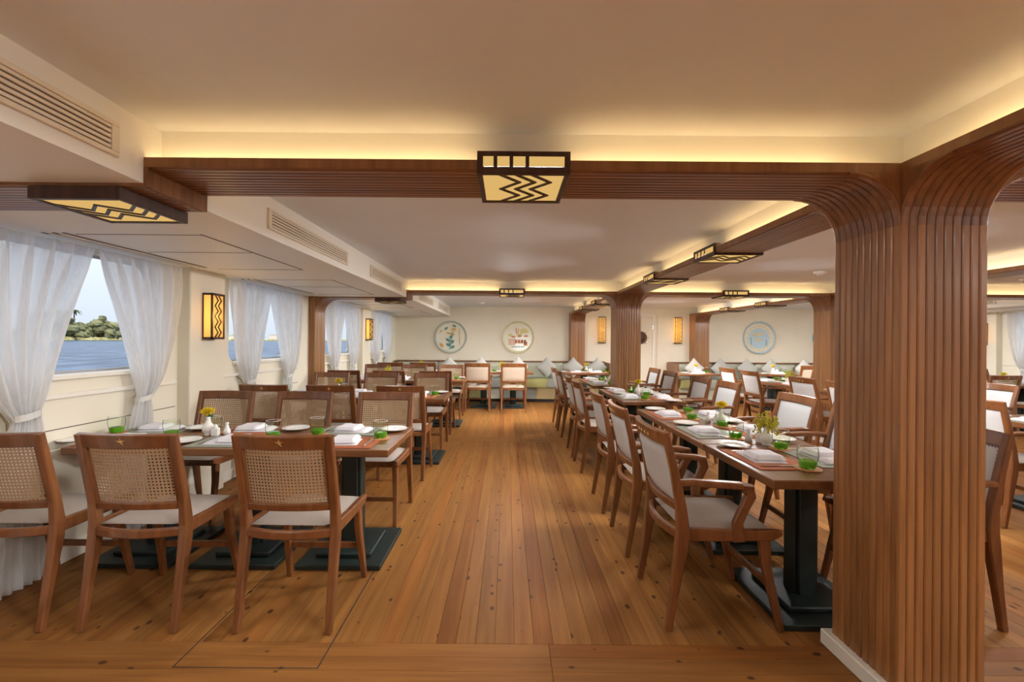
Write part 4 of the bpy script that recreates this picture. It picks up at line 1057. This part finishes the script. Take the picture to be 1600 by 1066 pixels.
# ---- bench tables and their chairs
BT = [(-2.45, -1.25, [-2.15, -1.55], 'bench table in the far left corner'), (-.86, .52, [-.48, .12], 'bench table at the end of the aisle'), (1.13, 2.02, [1.57], 'bench table left of the door'),
      (3.42, 4.25, [3.84], 'bench table right of the door'), (5.02, 5.85, [5.44], 'bench table below the island plate'), (6.6, 7.5, [7.05], 'bench table in the far right corner')]
for x0, x1, ft, ph in BT:
    table(x0, x1, 8.68, 9.36, [(q, 9.02) for q in ft], 'brown ' + ph)
    sx = ft if len(ft) > 1 else [ft[0] - .2, ft[0] + .2] if x1 - x0 > .85 else ft
    nm = ['left', 'right'] if len(sx) > 1 else ['only']
    for q, s_ in zip(sx, nm): setting(q + .03, 8.68, 0, '%s seat, %s' % (s_, ph), q > 0, False)
    centrepiece((x0 + x1) / 2 + .06, 9.06, ph, 'mum' if x0 > 0 else 'sprig')
for x, ph in ((-2.2, 'far left corner, nearest the window'), (-1.58, 'far left corner, second from the window'), (-.557, 'left of the aisle-end pair'), (.122, 'right of the aisle-end pair'), (5.76, 'beside the half hidden far column')):
    chair(ARM_WARM_LIT, x, 8.50, 0, 'warm-light-tinted armchair facing the end bench, ' + ph, 'warm-light-tinted armchairs facing the end bench')

# ------------------------------------------------------------------ outside: river, bank, trees, town
o = struct(obj('river', G().add([(-1500, -800, -.45), (-3.2, -800, -.45), (-3.2, 1500, -.45), (-1500, 1500, -.45)], [(0, 1, 2, 3)]), 'river_water'), 'blue rippled river outside the left windows')
o = struct(obj('river_far_side', G().add([(9.3, -800, -.45), (1500, -800, -.45), (1500, 1500, -.45), (9.3, 1500, -.45)], [(0, 1, 2, 3)]), 'river_water'), 'blue river outside the right windows')
g = G(); rr = random.Random(31)
for i in range(120):
    y = 8 + i * .6; g.blob((-20.8 + rr.uniform(-1.6, 1.2), y + rr.uniform(-.3, .3), -.45), rr.uniform(.35, .8), 8, 4, (1.3, 1, .10), .3, rr)
o = tag(obj('wake_foam', g, 'plastic_white'), 'white wake foam on the river just outside the left windows', 'foam'); o['kind'] = 'stuff'
g = G(); rr = random.Random(11)
for i in range(220):
    y = 90 + i * 3.4; h = rr.uniform(1.2, 2.6); x = -262 + rr.uniform(-3, 2)
    g.blob((x, y, -.2), 3.2, 6, 4, (1, 1, h / 3.2), .2, rr)
g.box(-700, -262, 60, 900, -.6, .6)
struct(obj('riverbank', g, 'bank_reeds'), 'reedy yellow green far river bank')
TREE = []
for q in range(4):
    g = G(); rr = random.Random(40 + q)
    for i in range(26):
        a = rr.uniform(0, 2 * PI); d_ = rr.uniform(0, 5.2); z = rr.uniform(2.5, 11.5)
        g.blob((d_ * math.cos(a), d_ * math.sin(a), z * (1 - d_ / 14)), rr.uniform(1.5, 2.9), 7, 5, (1, 1, .85), .28, rr)
    TREE.append(g.mesh('crown', 'tree_leaf'))
TRUNK = G().lathe([(.5, -1), (.4, 4), (.25, 7)], 7).mesh('trunk', 'wheel_brown')
rr = random.Random(2)
ORDW = ['first', 'second', 'third', 'fourth', 'fifth', 'sixth', 'seventh', 'eighth', 'ninth', 'tenth', 'eleventh', 'twelfth']
for i in range(12):
    y = 216 + i * 9.2 + rr.uniform(-1.5, 1.5)
    nm_ = '%s round green tree along the far bank, counted from the left' % ORDW[i]
    s = 1.0 + .35 * math.sin(i * 1.7) + (.25 if 262 < y < 286 else 0)
    t = thing('riverside_tree', nm_, 'tree', (-272 + rr.uniform(-4, 5), y, .4), rr.uniform(0, 6), 'trees on the far bank'); t.scale = (s, s, s * .95)
    place('crown', TREE[i % 4], t); place('trunk', TRUNK, t)
def palm(x, y, h, lb):
    t = thing('palm_tree', lb, 'palm tree', (x, y, .4), 0, 'palms on the far bank')
    obj('trunk', G().lathe([(.45, 0), (.3, h)], 7), 'wheel_brown', t); rr = random.Random(int(y))
    for k in range(15):
        a = 2 * PI * k / 15; up = rr.uniform(.1, .9); L = 4.2
        pts = [(L * q * math.cos(a), L * q * math.sin(a), h + L * (up * q - .9 * q * q)) for q in (0, .35, .7, 1)]
        obj('frond', G().sweep(pts, [(.5, .12), (1.1, .1), (.9, .08), (.1, .05)], (0, 0, 1)), 'palm_leaf', t)
palm(-270, 273, 17.5, 'tall palm rising above the trees in the first left window'); palm(-275, 259, 15, 'shorter palm at the left of the treetops in the first left window'); palm(-276, 264, 15.5, 'slim palm between treetops in the first left window')
rr = random.Random(21)
for i in range(8):
    y = 440 + i * 16; w = rr.uniform(6, 10); h = rr.uniform(3, 7)
    t = thing('far_house', '%s house along the far bank, counted from the left, %s walls' % (ORDW[i], ['pinkish', 'cream'][i % 2]), 'house', (-290 + rr.uniform(-8, 8), y, .4), 0, 'far houses on the bank')
    obj('wall_block', G().box(-4, 4, -w / 2, w / 2, 0, h), ['town_pink', 'town_cream'][i % 2], t); obj('roof_slab', G().box(-4.4, 4.4, -w / 2 - .4, w / 2 + .4, h, h + .6), 'town_grey', t)
    for a in (-.25, .25):
        for b in (.35, .7): obj('window', G().box(3.9, 4.15, a * w - .7, a * w + .7, h * b - .8, h * b + .8), 'town_grey', t)
